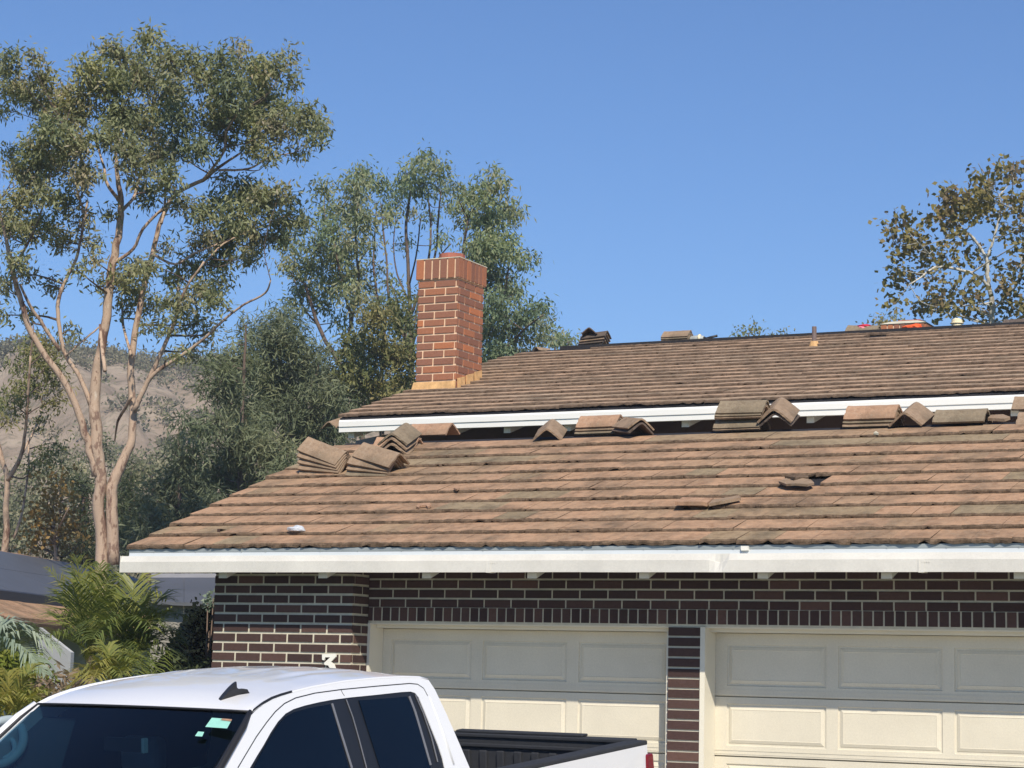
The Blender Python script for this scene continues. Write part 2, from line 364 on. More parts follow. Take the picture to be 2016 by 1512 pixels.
def brick_face(b, O, u, n, W, H, ch, L, mt, phase=0.0, proud=0.006, rowlock=False, start=0, rnd=None, full=False):
    """bricks on a wall face: O lower-left corner, u along, n outward"""
    O, u, n = (np.asarray(v, float) for v in (O, u, n)); up = np.array([0, 0, 1.0])
    rows = int(round(H/ch))
    for r in range(rows):
        z0, z1 = r*ch+mt/2, (r+1)*ch-mt/2
        x = -phase*L - (0.5*L if (r+start) % 2 else 0.0)
        if rowlock: x = -phase*L
        if full: x = 0.0
        while x < W-0.01:
            a, c = max(x, 0)+(mt/2 if x > 0.001 else 0.0), min(x+L, W)-(mt/2 if x+L < W-0.001 else 0)
            if c-a > 0.02:
                j = proud+rng.uniform(-0.0012, 0.0012); k = -0.03
                q = [O+u*a+up*z0, O+u*c+up*z0, O+u*c+up*z1, O+u*a+up*z1]
                P = [p+n*k for p in q]+[p+n*j for p in q]
                b.add(P, [[4, 5, 6, 7], [0, 1, 5, 4], [1, 2, 6, 5], [2, 3, 7, 6], [3, 0, 4, 7]], 0, float(rng.random() if rnd is None else rnd(r)))
            x += L

def garage_front():
    H = 3.0
    MB_ = B()                                            # bricks
    W_ = B()                                             # mortar backing
    BL, BC = 0.0962*3, 0.0915
    BLK0, BLK1 = -12.19, -10.598
    # left wall block, set forward
    zb = 0.466+1.64
    off = (zb/0.0940)-int(zb/0.0940)
    zz = off*0.0940-0.0940
    brick_face(MB_, (BLK0, 17.7, zz), (1, 0, 0), (0, -1, 0), BLK1-BLK0, 2.80, 0.0940, 0.299, 0.023, phase=0.60)
    brick_face(MB_, (BLK1, 17.7, zz), (0, 1, 0), (1, 0, 0), 0.30, 2.80, 0.0940, 0.299, 0.023, phase=0.42)
    W_.box((BLK0+0.001, 17.703, -0.1), (BLK1-0.001, 18.6, 2.80), 0)
    # lintel wall
    z0 = 2.13
    brick_face(MB_, (BLK1+0.002, 18.0, z0+0.145), (1, 0, 0), (0, -1, 0), 13.0, 0.73, BC, BL*0.985, 0.018, phase=0.55)
    brick_face(MB_, (BLK1+0.002, 18.0, z0+0.012), (1, 0, 0), (0, -1, 0), 13.0, 0.145, 0.145, 0.0962, 0.017, phase=0.4, rowlock=True)
    W_.box((BLK1+0.002, 18.002, z0), (XL1-0.6, 18.24, 2.98), 0)
    # pier between the doors
    PX0, PX1 = -7.447, -7.127
    nrow = 23
    for i in range(nrow):
        za = z0-0.002-(i+1)*0.0925; r = float(rng.random())
        if za < -0.05: break
        MB_.box((PX0+0.004, 17.990, za+0.010), (PX1-0.004, 18.22, za+0.0925-0.008), 0, r)
    W_.box((PX0+0.006, 18.0, -0.05), (PX1-0.006, 18.22, z0-0.001), 0)
    W_.box((-2.0, 18.0, -0.05), (XL1-0.6, 18.24, z0-0.001), 0)
    brick_face(MB_, (-2.0, 18.0, 0.0), (1, 0, 0), (0, -1, 0), 4.3, 2.12, BC, BL, 0.015)
    # side wall (left)
    brick_face(MB_, (BLK0, 25.6, zz), (0, -1, 0), (-1, 0, 0), 7.9, H+0.1, 0.0940, 0.299, 0.023)
    W_.box((BLK0+0.003, 18.6, -0.1), (BLK0+0.3, 25.6, H-0.05), 0)
    MB_.build('brick_facing', 'brick', house); W_.build('wall', 'mortar', house)
    # gable wall above the side wall
    g = B(); yb = 25.2
    g.prism([(BLK0+0.02, 18.3, H-0.06), (BLK0+0.02, yb, H-0.06), (BLK0+0.02, RIDGE_L, zl(RIDGE_L)-0.12)], (0, 0, 0), (0.2, 0, 0))
    g.build('gable_wall', 'stucco', house)
    # doors
    def door(x0, x1, xs, pw, label):
        d = empty('garage_door', (x0, 18.25, 0), parent=house)
        if label: d['label'] = label
        zt = 0.340+1.64; sec = 0.531; ph = 0.372
        def section(ztop, zbot, top):
            V = B()
            cols = [x0]
            for a in xs: cols += [a, a+pw]
            cols += [x1]
            z_a, z_b = ztop, ztop-ph
            yf = 18.25
            def quad(xa, xb, za, zb_, y=yf): V.add([(xa, y, za), (xb, y, za), (xb, y, zb_), (xa, y, zb_)], [[0, 1, 2, 3]])
            t0 = top; quad(x0, x1, z_a, t0) if False else None
            V.add([(x0, yf, z_a), (x1, yf, z_a), (x1, yf, t0), (x0, yf, t0)], [[0, 1, 2, 3]])
            V.add([(x0, yf, zbot+0.012), (x1, yf, zbot+0.012), (x1, yf, z_b), (x0, yf, z_b)], [[0, 1, 2, 3]])
            # joint grooves
            for gz in (0.012, 0.040, 0.062):
                pass
            V.add([(x0, yf, zbot+0.012), (x1, yf, zbot+0.012), (x1, yf+0.02, zbot), (x0, yf+0.02, zbot)], [[0, 3, 2, 1]])
            prev = x0
            for a in xs:
                V.add([(prev, yf, z_b), (a, yf, z_b), (a, yf, z_a), (prev, yf, z_a)], [[0, 1, 2, 3]]); prev = a+pw
                rings = [(0.0, 0.0), (0.006, 0.012), (0.020, 0.012), (0.026, 0.006), (0.052, -0.004), (0.056, -0.001)]
                R = []
                for ins, dy in rings:
                    R.append([(a+ins, yf+dy, z_b+ins), (a+pw-ins, yf+dy, z_b+ins), (a+pw-ins, yf+dy, z_a-ins), (a+ins, yf+dy, z_a-ins)])
                vv = [p for g_ in R for p in g_]; ff = []
                for k in range(len(R)-1):
                    for e in range(4): ff.append([k*4+e, k*4+(e+1) % 4, (k+1)*4+(e+1) % 4, (k+1)*4+e])
                ff.append([len(R)*4-4+e for e in range(4)])
                V.add(vv, ff)
            V.add([(prev, yf, z_b), (x1, yf, z_b), (x1, yf, z_a), (prev, yf, z_a)], [[0, 1, 2, 3]])
            # thin bead lines along the joint
            V.box((x0, yf-0.004, zbot+0.055), (x1, yf+0.002, zbot+0.066)); V.box((x0, yf-0.003, zbot+0.024), (x1, yf+0.002, zbot+0.034))
            V.build('door_section', 'door', d)
        for k in range(4):
            ztop = zt-k*sec
            section(ztop, ztop-ph-0.098, (ztop+0.060) if k else ztop+0.10)
        b = B(); b.box((x0, 18.285, 0.0), (x1, 18.30, 2.12)); b.build('door_backing', 'door', d)
        return d
    door(-10.61, -7.447, [-10.475, -9.466, -8.452], 0.895, 'narrow garage door, three panels wide')
    door(-7.14, -2.0, [-6.974, -5.932, -4.893, -3.853, -2.90], 0.935, 'wide garage door, right of the brick pier')
    # frames
    f = B(); f.box((-10.596, 17.99, 0), (-10.565, 18.247, 2.128)); f.box((-10.56, 18.10, 2.085), (-7.45, 18.246, 2.129)); f.box((-7.47, 18.02, 0), (-7.443, 18.247, 2.084)); f.build('door_frame', 'jamb', house)
    f = B(); f.box((-7.132, 17.985, 0), (-7.085, 18.247, 2.128)); f.box((-7.084, 18.10, 2.085), (-2.0, 18.246, 2.129)); f.build('door_frame', 'jamb', house)
    # timber lintel batten under the rowlocks
    f = B(); f.box((-10.56, 18.012, 2.118), (-2.0, 18.24, 2.1295)); f.build('lintel_strip', 'jamb', house)
    # interior blocker so that no light shines through the building
    b = B(); b.box((-12.0, 18.6, 0), (2.2, 18.7, 3.1)); b.build('light_blocker', 'mortar', house)
garage_front()

def soft(a): return float(rng.normal()*a)
def roof_tiles(name, x0, x1, y0, zfun, m_, nc, ex, tw, th, mats, jitter, rag, drop=()):
    b = B(); cm = sqrt(1+m_*m_); seg = 7
    for k in range(nc):
        yb = y0+k*ex; x = x0-(0.5*tw if k % 2 else 0.0)+soft(0.01)
        first = True; patch = 0.3
        bow = [soft(jitter*0.5) for _ in range(4)]
        while x < x1:
            xa, xb = max(x, x0+rng.uniform(-0.012, 0.012) if first else x), x+tw-rng.uniform(0.0010, 0.0028)
            first = False; x += tw
            if xb-xa < 0.06 or any(d(k, xa, xb) for d in drop): continue
            dy = soft(0.004); dz = soft(jitter*0.45)+bow[k % 4]*0.3+jitter*sin(x*1.7+k*2.3); tl = soft(jitter*0.5)
            if rng.random() < 0.38: patch = float(np.clip(rng.beta(1.2, 2.2)+(0.45 if rng.random() < 0.22 else 0), 0, 1))
            r = float(np.clip(patch+rng.normal()*0.05, 0, 1))
            pts = []; n = seg
            for i in range(n+1):
                xx = xa+(xb-xa)*i/n
                hj = rng.uniform(-rag, rag)+(rng.uniform(0.010, 0.024) if rng.random() < 0.13 else 0); tj = rng.uniform(-rag, rag)*0.5; yj = rng.uniform(-rag, rag)*1.2
                zt = zfun(yb)+0.012+dz+tl*(i/n-0.5)
                pts.append([(xx, yb+dy+yj+0.004, zt+max(hj, -0.004)), (xx, yb+dy+yj*0.5, zt+th*0.55+hj*0.4), (xx, yb+dy+0.012, zt+th+tj),
                            (xx, yb+ex*0.9+0.06, zfun(yb+ex*0.9+0.06)+0.020+dz*0.4), (xx, yb+ex*0.9+0.06, zfun(yb+ex*0.9+0.06)-0.012)])
            V = [p for c in pts for p in c]; F = []; mm = []
            for i in range(n):
                o, q = i*5, (i+1)*5
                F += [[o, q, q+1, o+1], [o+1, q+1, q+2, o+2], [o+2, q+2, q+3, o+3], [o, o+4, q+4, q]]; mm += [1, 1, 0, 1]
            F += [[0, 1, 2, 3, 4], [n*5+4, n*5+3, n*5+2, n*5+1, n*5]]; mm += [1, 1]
            b.add(V, F, mm, r)
    return b.build(name, mats, house)

# holes where tiles have slipped or broken
H1 = onLow(1592, 962); H2 = onLow(1385, 1010)
def gap1(k, xa, xb): return k == int((H1[1]-YL)/0.35) and xa-0.02 < H1[0] < xb+0.02
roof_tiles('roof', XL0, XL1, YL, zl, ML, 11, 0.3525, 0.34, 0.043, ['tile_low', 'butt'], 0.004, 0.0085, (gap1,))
# deck, back slope, fascia boards, soffit
b = B()
def slab(b, xa, xb, ya, yb, z, t, m=0): b.hexa([(xa, ya, z(ya)-t-0.016), (xb, ya, z(ya)-t-0.016), (xb, yb, z(yb)-t-0.016), (xa, yb, z(yb)-t-0.016), (xa, ya, z(ya)-0.016), (xb, ya, z(ya)-0.016), (xb, yb, z(yb)-0.016), (xa, yb, z(yb)-0.016)], m)
slab(b, XL0+0.02, XL1, YL+0.03, RIDGE_L+0.18, zl, 0.03)
zbk = lambda y: zl(RIDGE_L)-ML*(y-RIDGE_L)
slab(b, XL0+0.02, XL1, RIDGE_L+0.12, 25.9, lambda y: zbk(y)+0.01, 0.03)
b.build('roof_deck', 'felt', house)
b = B(); bk = lambda y: zbk(y)+0.05
b.hexa([(XL0, 21.4, bk(21.4)-0.05), (XL1, 21.4, bk(21.4)-0.05), (XL1, 26, bk(26)-0.05), (XL0, 26, bk(26)-0.05), (XL0, 21.4, bk(21.4)), (XL1, 21.4, bk(21.4)), (XL1, 26, bk(26)), (XL0, 26, bk(26))])
b.build('rear_roof', 'tile_low', house)
b = B(); b.box((XL0+0.03, YL+0.075, ZL-0.20), (XL1, YL+0.10, ZL-0.012)); b.build('fascia', 'white', house)
b = B()                                                   # barge board on the left rake
b.hexa([(XL0+0.03, YL+0.11, ZL-0.17), (XL0+0.06, YL+0.11, ZL-0.17), (XL0+0.06, RIDGE_L, zl(RIDGE_L)-0.19), (XL0+0.03, RIDGE_L, zl(RIDGE_L)-0.19),
        (XL0+0.03, YL+0.11, ZL-0.0), (XL0+0.06, YL+0.11, ZL-0.0), (XL0+0.06, RIDGE_L, zl(RIDGE_L)-0.05), (XL0+0.03, RIDGE_L, zl(RIDGE_L)-0.05)])
b.build('barge_board', 'white', house)
# gutter: extruded profile, seams, dent
def gutter(name, X0, X1, yfront, zbot, zlip, ztop, mat, seams=(), dent=None, line=None, depth=0.12):
    b = B(); h = zlip-zbot
    prof = [(depth-0.01, 0.004), (0.0, 0.0), (-0.002, h*0.98), (0.004, h), (0.030, ztop-zbot), (depth-0.01, ztop-zbot), (depth-0.01, ztop-zbot-0.010), (0.038, ztop-zbot-0.012), (0.010, h-0.012), (0.008, 0.01), (depth-0.02, 0.012)]
    if line: prof = [(depth-0.01, 0.004), (0.0, 0.0), (0.0, h*0.46), (-0.018, h*0.50), (-0.018, h*0.97), (-0.012, h), (0.03, ztop-zbot), (depth-0.01, ztop-zbot), (depth-0.01, ztop-zbot-0.01), (0.03, h-0.01), (0.012, 0.01), (depth-0.02, 0.012)]
    xs = [X0]; n = int((X1-X0)/0.25)
    xs = list(np.linspace(X0, X1, n+1))
    if dent: xs = sorted(xs+[dent-0.11, dent-0.04, dent, dent+0.03, dent+0.09])
    V = []; F = []; k = len(prof)
    for x in xs:
        wv = 0.0016*sin(x*2.1)+0.0012*sin(x*5.3+1)
        for i, (py_, pz) in enumerate(prof):
            dz = dy = 0
            if dent and i in (2, 3, 8): dz = -0.026*exp(-((x-dent)/0.045)**2); dy = 0.026*exp(-((x-dent)/0.06)**2)
            V.append((x, yfront+py_+wv+dy, zbot+pz+wv*0.6+dz))
    for j in range(len(xs)-1):
        for i in range(k-1): F.append([j*k+i, j*k+i+1, (j+1)*k+i+1, (j+1)*k+i])
    b.add(V, F)
    # closed left end
    b.box((X0-0.004, yfront-0.003, zbot-0.002), (X0+0.002, yfront+depth, ztop))
    for s in seams:
        b.box((s, yfront-0.006, zbot-0.004), (s+0.012, yfront+depth-0.02, zlip-0.004))
        b.box((s+0.012, yfront-0.0035, zbot-0.003), (s+0.05, yfront+depth-0.02, zlip-0.006))
        for q in range(4): b.box((s+0.03+0.02*q, yfront-0.007, zlip-0.028-0.002*(q % 2)), (s+0.036+0.02*q, yfront, zlip-0.020))
    return b.build(name, mat, house)
YG = 17.24
g0 = onY(236, 1128, YG); zb = onY(1008, 1126.5, YG)[2]; zlip = onY(1008, 1103, YG)[2]; ztp = onY(1008, 1091, YG)[2]
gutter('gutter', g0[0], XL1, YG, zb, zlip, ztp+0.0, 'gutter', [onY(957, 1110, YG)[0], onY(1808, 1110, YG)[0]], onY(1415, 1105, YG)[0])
# drip edge metal between tiles and gutter
b = B(); yd = YL+0.03
ztile = ZL+0.010
b.hexa([(XL0+0.02, yd, ztile-0.040), (XL1, yd, ztile-0.040), (XL1, yd+0.05, ztile-0.02), (XL0+0.02, yd+0.05, ztile-0.02), (XL0+0.02, yd-0.006, ztile-0.036), (XL1, yd-0.006, ztile-0.036), (XL1, yd-0.004, ztile+0.000), (XL0+0.02, yd-0.004, ztile+0.000)])
for k in range(34):
    x = XL0+0.3+k*0.47+soft(0.08); b.box((x, yd-0.014, ztile-0.042), (x+0.010, yd-0.004, ztile-0.024))
b.build('drip_edge', 'metal', house)
b = B(); b.hexa([(XL0+0.03, yd-0.022, ztile-0.115), (XL1, yd-0.022, ztile-0.115), (XL1, yd+0.02, ztile-0.115), (XL0+0.03, yd+0.02, ztile-0.115), (XL0+0.03, yd-0.010, ztile-0.040), (XL1, yd-0.010, ztile-0.040), (XL1, yd-0.002, ztile-0.040), (XL0+0.03, yd-0.002, ztile-0.040)]); b.build('gutter_flange', 'flange', house)
b = B(); c_ = onY(1466, 1074, YL); b.box((c_[0]-0.03, YL-0.012, ztile-0.05), (c_[0]+0.035, YL+0.02, ztile-0.012)); b.build('drip_clip', 'white', house)
# rafters
for x in (433, 629, 833, 1040, 1260, 1493, 1736, 1997, 2260, 2540):
    X = onY(x, 1134, 17.38)[0]; b = B(); z0 = onY(1040, 1139, 17.38)[2]; y0, y1 = 17.36, 18.05 if X > -10.6 else 17.75
    b.prism([(X, y0, z0), (X, y1, z0+ML*(y1-y0)), (X, y1, z0+ML*(y1-y0)+0.16), (X, y0, z0+0.16)], (0, 0, 0), (0.095, 0, 0))
    b.build('rafter', 'rafter', house)
Xo = onY(330, 1134, 17.6)[0]
b = B(); z0 = onY(1040, 1139, 17.38)[2]
b.prism([(XL0+0.12, 17.36, z0+0.0), (XL0+0.12, 25, z0+0.0), (XL0+0.12, RIDGE_L, z0+ML*(RIDGE_L-17.36)), ], (0, 0, 0), (0.001, 0, 0)) if False else None
for y in (17.42, 18.9, 20.4):
    b = B(); b.box((XL0+0.08, y, zl(y)-0.20), (-12.18, y+0.10, zl(y)-0.06)); b.build('lookout_beam', 'rafter', house)

# upper roof
nU = 19; exU = (RIDGE_U-YU)/nU
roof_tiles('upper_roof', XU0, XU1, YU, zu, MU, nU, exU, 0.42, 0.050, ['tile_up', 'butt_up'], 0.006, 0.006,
           (lambda k, xa, xb: (k == nU-1 and xa < onUp(1148, 690)[0]) or (k == nU-2 and xa < onUp(1010, 698)[0]) or (k >= nU-2 and abs(xa-onUp(1700, 668)[0]) < 0.2),))
b = B(); slab(b, XU0+0.03, XU1, YU+0.03, RIDGE_U, zu, 0.05)
zub = lambda y: zu(RIDGE_U)-MU*(y-RIDGE_U)
slab(b, XU0+0.03, XU1, RIDGE_U-0.02, RIDGE_U+5.6, zub, 0.05); b.build('upper_roof_deck', 'felt', house)
b = B(); b.box((XU0+1.0, RIDGE_U-0.30, zu(RIDGE_U)-0.12), (XU1, RIDGE_U+0.25, zu(RIDGE_U)+0.012)); b.build('ridge_felt', 'felt', house)
xa = onUp(1060, 688)[0]
YGU = 30.9
gb = onY(1300, 829, YGU)[2]; glp = onY(1300, 806.5, YGU)[2]
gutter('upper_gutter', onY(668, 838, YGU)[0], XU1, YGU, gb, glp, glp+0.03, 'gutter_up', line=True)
b = B(); b.box((XU0+0.1, YU+0.06, ZU-0.25), (XU1, YU+0.09, ZU-0.02)); b.build('upper_fascia', 'white', house)
for x in (686, 782, 888, 992, 1110, 1225, 1342, 1468, 1588, 1718, 1852, 1990, 2140):
    X = onY(x, 845, YU+0.1)[0]; b = B(); z0 = onY(1342, 841, YU+0.1)[2]; y1 = YU+1.0
    b.prism([(X, YU+0.1, z0), (X, y1, z0+MU*0.9), (X, y1, z0+MU*0.9+0.2), (X, YU+0.1, z0+0.2)], (0, 0, 0), (0.12, 0, 0)); b.build('upper_rafter', 'white', house)
b = B(); b.box((XU0+0.75, YU+0.95, -0.1), (XU1-0.3, YU+1.1, ZU+0.2))
b.prism([(XU0+0.75, YU+1.1, -0.1), (XU0+0.75, RIDGE_U+5, -0.1), (XU0+0.75, RIDGE_U+5, zub(RIDGE_U+5)-0.1), (XU0+0.75, RIDGE_U, zu(RIDGE_U)-0.1), (XU0+0.75, YU+1.1, zu(YU+1.1)-0.1)], (0, 0, 0), (0.2, 0, 0))
b.build('upper_wall', 'darkwall', house)
b = B()                                                   # barge board at the left rake of the upper roof
for s0, s1, f in ((YU+0.1, RIDGE_U, zu), (RIDGE_U+0.001, RIDGE_U+5.5, zub)):
    b.hexa([(XU0+0.45, s0, f(s0)-0.33), (XU0+0.50, s0, f(s0)-0.33), (XU0+0.50, s1, f(s1)-0.33), (XU0+0.45, s1, f(s1)-0.33), (XU0+0.45, s0, f(s0)-0.06), (XU0+0.50, s0, f(s0)-0.06), (XU0+0.50, s1, f(s1)-0.06), (XU0+0.45, s1, f(s1)-0.06)])
b.build('upper_barge_board', 'white', house)
b = B(); q = [onY(x, y, YU+0.85) for x, y in ((700, 868), (745, 858), (800, 848), (812, 900), (702, 905))]
b.prism(q, (0, 0, 0), (0, 0.04, 0)); b.build('eave_panel', 'greyboard', house)  # grey panel with a slanted top edge, below the upper eave
# link building between the two roofs
b = B(); b.box((-11.5, 26, -0.1), (2.0, 31.9, 2.9)); b.build('link_wall', 'stucco', house)

# chimney
def chimney():
    c0, c1 = onUp(818, 770), onUp(893, 768); Y0 = (c0[1]+c1[1])/2; X0, X1 = onY(819, 765, Y0)[0], onY(896, 765, Y0)[0]
    lo, hi = Y0, Y0+5
    for _ in range(40):
        md = (lo+hi)/2; p = np.array([X1, md, 8.0])-CAM; px_ = CX+FPX*(p@RT)/(p@fw)
        if px_ < 949: lo = md
        else: hi = md
    Y1 = lo; zt = onY(826, 513, Y0)[2]; zcap0 = onY(826, 554, Y0)[2]; zb0 = onY(820, 752, Y0)[2]
    ch = (zcap0-zb0)/13.0; b = B(); Wd = X1-X0; Dp = Y1-Y0; L = ch*3.05
    base = zb0-3*ch
    brick_face(b, (X0, Y0, base), (1, 0, 0), (0, -1, 0), Wd, 16*ch, ch, L, ch*0.25, phase=0.72, proud=0.014)
    brick_face(b, (X1, Y0, base), (0, 1, 0), (1, 0, 0), Dp, 16*ch, ch, L*0.92, ch*0.25, phase=0.35, proud=0.014, start=1)
    brick_face(b, (X0, Y1, base), (0, -1, 0), (-1, 0, 0), Dp, 16*ch, ch, L, ch*0.25, proud=0.014)
    e = 0.035
    brick_face(b, (X0-e, Y0-e, zcap0+0.01), (1, 0, 0), (0, -1, 0), Wd+2*e, zt-zcap0, zt-zcap0, (Wd+2*e)/5.5, ch*0.25, rowlock=True, proud=0.015)
    brick_face(b, (X1+e, Y0-e, zcap0+0.01), (0, 1, 0), (1, 0, 0), Dp+2*e, zt-zcap0, zt-zcap0, (Dp+2*e)/7, ch*0.25, rowlock=True, proud=0.015)
    brick_face(b, (X0-e, Y1+e, zcap0+0.01), (0, -1, 0), (-1, 0, 0), Dp+2*e, zt-zcap0, zt-zcap0, (Dp+2*e)/7, ch*0.25, rowlock=True, proud=0.015)
    o = b.build('chimney', 'brick_ch', house)
    m = B(); m.box((X0+0.004, Y0+0.004, base), (X1-0.004, Y1-0.004, zcap0+0.012)); m.box((X0-e+0.004, Y0-e+0.004, zcap0+0.0125), (X1+e-0.004, Y1+e-0.004, zt-0.004)); m.build('chimney_mortar', 'mortar_ch', o)
    # cement wash on top, sloping up to the flue
    m = B(); q = 0.03; a = [(X0-e+0.01, Y0-e+0.01, zt), (X1+e-0.01, Y0-e+0.01, zt), (X1+e-0.01, Y1+e-0.01, zt), (X0-e+0.01, Y1+e-0.01, zt)]
    mx, my = (X0+X1)/2, (Y0+Y1)/2; hx, hy = Wd*0.30, Dp*0.28
    m.hexa(a+[(mx-hx, my-hy, zt+0.07), (mx+hx, my-hy, zt+0.07), (mx+hx, my+hy, zt+0.07), (mx-hx, my+hy, zt+0.07)])
    m.box((X0-e-0.016, Y0-e-0.016, zt-0.004), (X1+e+0.016, Y1+e+0.016, zt+0.012)); m.build('chimney_cap', 'cap', o)
    m = B(); m.tube([(mx, my, zt+0.04), (mx, my, zt+0.17)], [0.24, 0.24], 10); m.build('flue', 'terracotta', o)
    # lead/paint flashing: apron in front, steps up the side
    m = B(); zf = zu(Y0)
    m.hexa([(X0-0.07, Y0-0.05, zf-0.02), (X1+0.03, Y0-0.05, zf-0.02), (X1+0.02, Y0-0.022, zf+0.16), (X0-0.04, Y0-0.022, zf+0.16), (X0-0.07, Y0-0.07, zf-0.02), (X1+0.03, Y0-0.07, zf+0.02), (X1+0.02, Y0-0.035, zf+0.16), (X0-0.04, Y0-0.035, zf+0.15)])
    m.build('flashing', 'flash', o)
    for i, f in enumerate((0.04, 0.37, 0.70)):
        m = B(); ya = Y0+Dp*f; yb = ya+Dp*0.25; z0_, z1_ = zu(ya)+0.02, zu(ya)+0.25
        m.hexa([(X1+0.022, ya, z0_), (X1+0.05, ya, z0_), (X1+0.05, yb, z0_+0.06), (X1+0.022, yb, z0_+0.06), (X1+0.022, ya-0.01, z1_-0.05), (X1+0.034, ya-0.01, z1_-0.05), (X1+0.034, yb+0.03, z1_+0.02), (X1+0.022, yb+0.03, z1_+0.02)])
        m.build('step_flashing', 'flash', o)
chimney()

def ridge_fixtures():
    # thin flue pipe through the upper slope
    p = onUp(1603, 683); b = B(); b.tube([p, p+np.array([0, 0, 0.10])], [0.10, 0.07], 10); o = b.build('vent_flashing', 'flash', house)
    top = onY(1604, 643, p[1])[2]; b = B(); b.tube([p, (p[0], p[1], top)], 0.042, 10); b.build('vent_pipe', 'greypipe', o)
    # broad low brick chimney beyond the ridge
    Y = RIDGE_U+2.2; a, c = onY(1735, 655, Y), onY(1822, 650, Y); zt = onY(1775, 637, Y)[2]; b = B(); h = 0.22
    z0 = zt-3*h
    brick_face(b, (a[0], Y, z0), (1, 0, 0), (0, -1, 0), c[0]-a[0], 3*h, h, 0.125, 0.03, rowlock=True, proud=0.014)
    brick_face(b, (c[0], Y, z0), (0, 1, 0), (1, 0, 0), 0.8, 3*h, h, 0.125, 0.03, rowlock=True, proud=0.014)
    o = b.build('low_chimney', 'brick_ch', house)
    b = B(); b.box((a[0]+0.003, Y+0.003, z0-0.4), (c[0]-0.003, Y+0.8, zt-0.003)); b.build('chimney_mortar', 'mortar_ch', o)
    b = B(); b.hexa([(a[0]-0.03, Y-0.03, zt), (c[0]+0.03, Y-0.03, zt), (c[0]+0.03, Y+0.84, zt), (a[0]-0.03, Y+0.84, zt), (a[0]+0.14, Y+0.2, zt+0.085), (c[0]-0.22, Y+0.2, zt+0.085), (c[0]-0.22, Y+0.6, zt+0.085), (a[0]+0.14, Y+0.6, zt+0.085)]); b.build('chimney_cap', 'cap', o)
    b = B(); q = onY(1795, 632, Y+0.4); b.box((q[0]-0.25, Y+0.3, zt+0.08), (q[0]+0.2, Y+0.55, zt+0.12)); b.build('flue', 'terracotta', o)
    # cream roof vent
    Y = RIDGE_U+0.35; a = onY(1884, 642, Y); z0 = zu(RIDGE_U)-0.1; zt = onY(1884, 627, Y)[2]; b = B()
    b.tube([(a[0], Y, z0), (a[0], Y, zt-0.10), (a[0], Y, zt-0.098), (a[0], Y, zt-0.085), (a[0], Y, zt-0.083), (a[0], Y, zt-0.03), (a[0], Y, zt)], [0.10, 0.10, 0.125, 0.125, 0.10, 0.10, 0.05], 16); b.build('roof_vent', 'cream', house)
ridge_fixtures()

# house number
def number3():
    c = bpy.data.curves.new('n', 'FONT'); c.body = '3'; c.size = 0.34; c.extrude = 0.012; c.offset = 0.012
    o = bpy.data.objects.new('n', c); COL.objects.link(o); bpy.context.view_layer.update()
    me = bpy.data.meshes.new_from_object(o.evaluated_get(bpy.context.evaluated_depsgraph_get())); bpy.data.objects.remove(o); bpy.data.meshes.remove(me)
    # flat-topped three: outline drawn as a thick stroke polygon
    P = [(634, 1288), (661, 1287), (661, 1293), (651, 1303), (657, 1308), (660, 1317), (659, 1328), (653, 1336), (642, 1337), (636, 1332), (640, 1327), (646, 1331), (650, 1326), (650, 1317), (646, 1310), (639, 1309), (638, 1305), (650, 1294), (640, 1294), (638, 1300), (634, 1299)]
    Y = 17.672; V = [onY(x, y, Y) for x, y in P]; n = len(V)
    tri = tessellate_polygon([[Vector((v[0], v[2], 0)) for v in V]])
    b = B(); A = [tuple(v) for v in V]; C = [(v[0], Y+0.02, v[2]) for v in V]
    b.add(A+C, [list(t) for t in tri]+[[i, n+i, n+(i+1) % n, (i+1) % n] for i in range(n)])
    b.build('house_number', 'white', house)
number3()

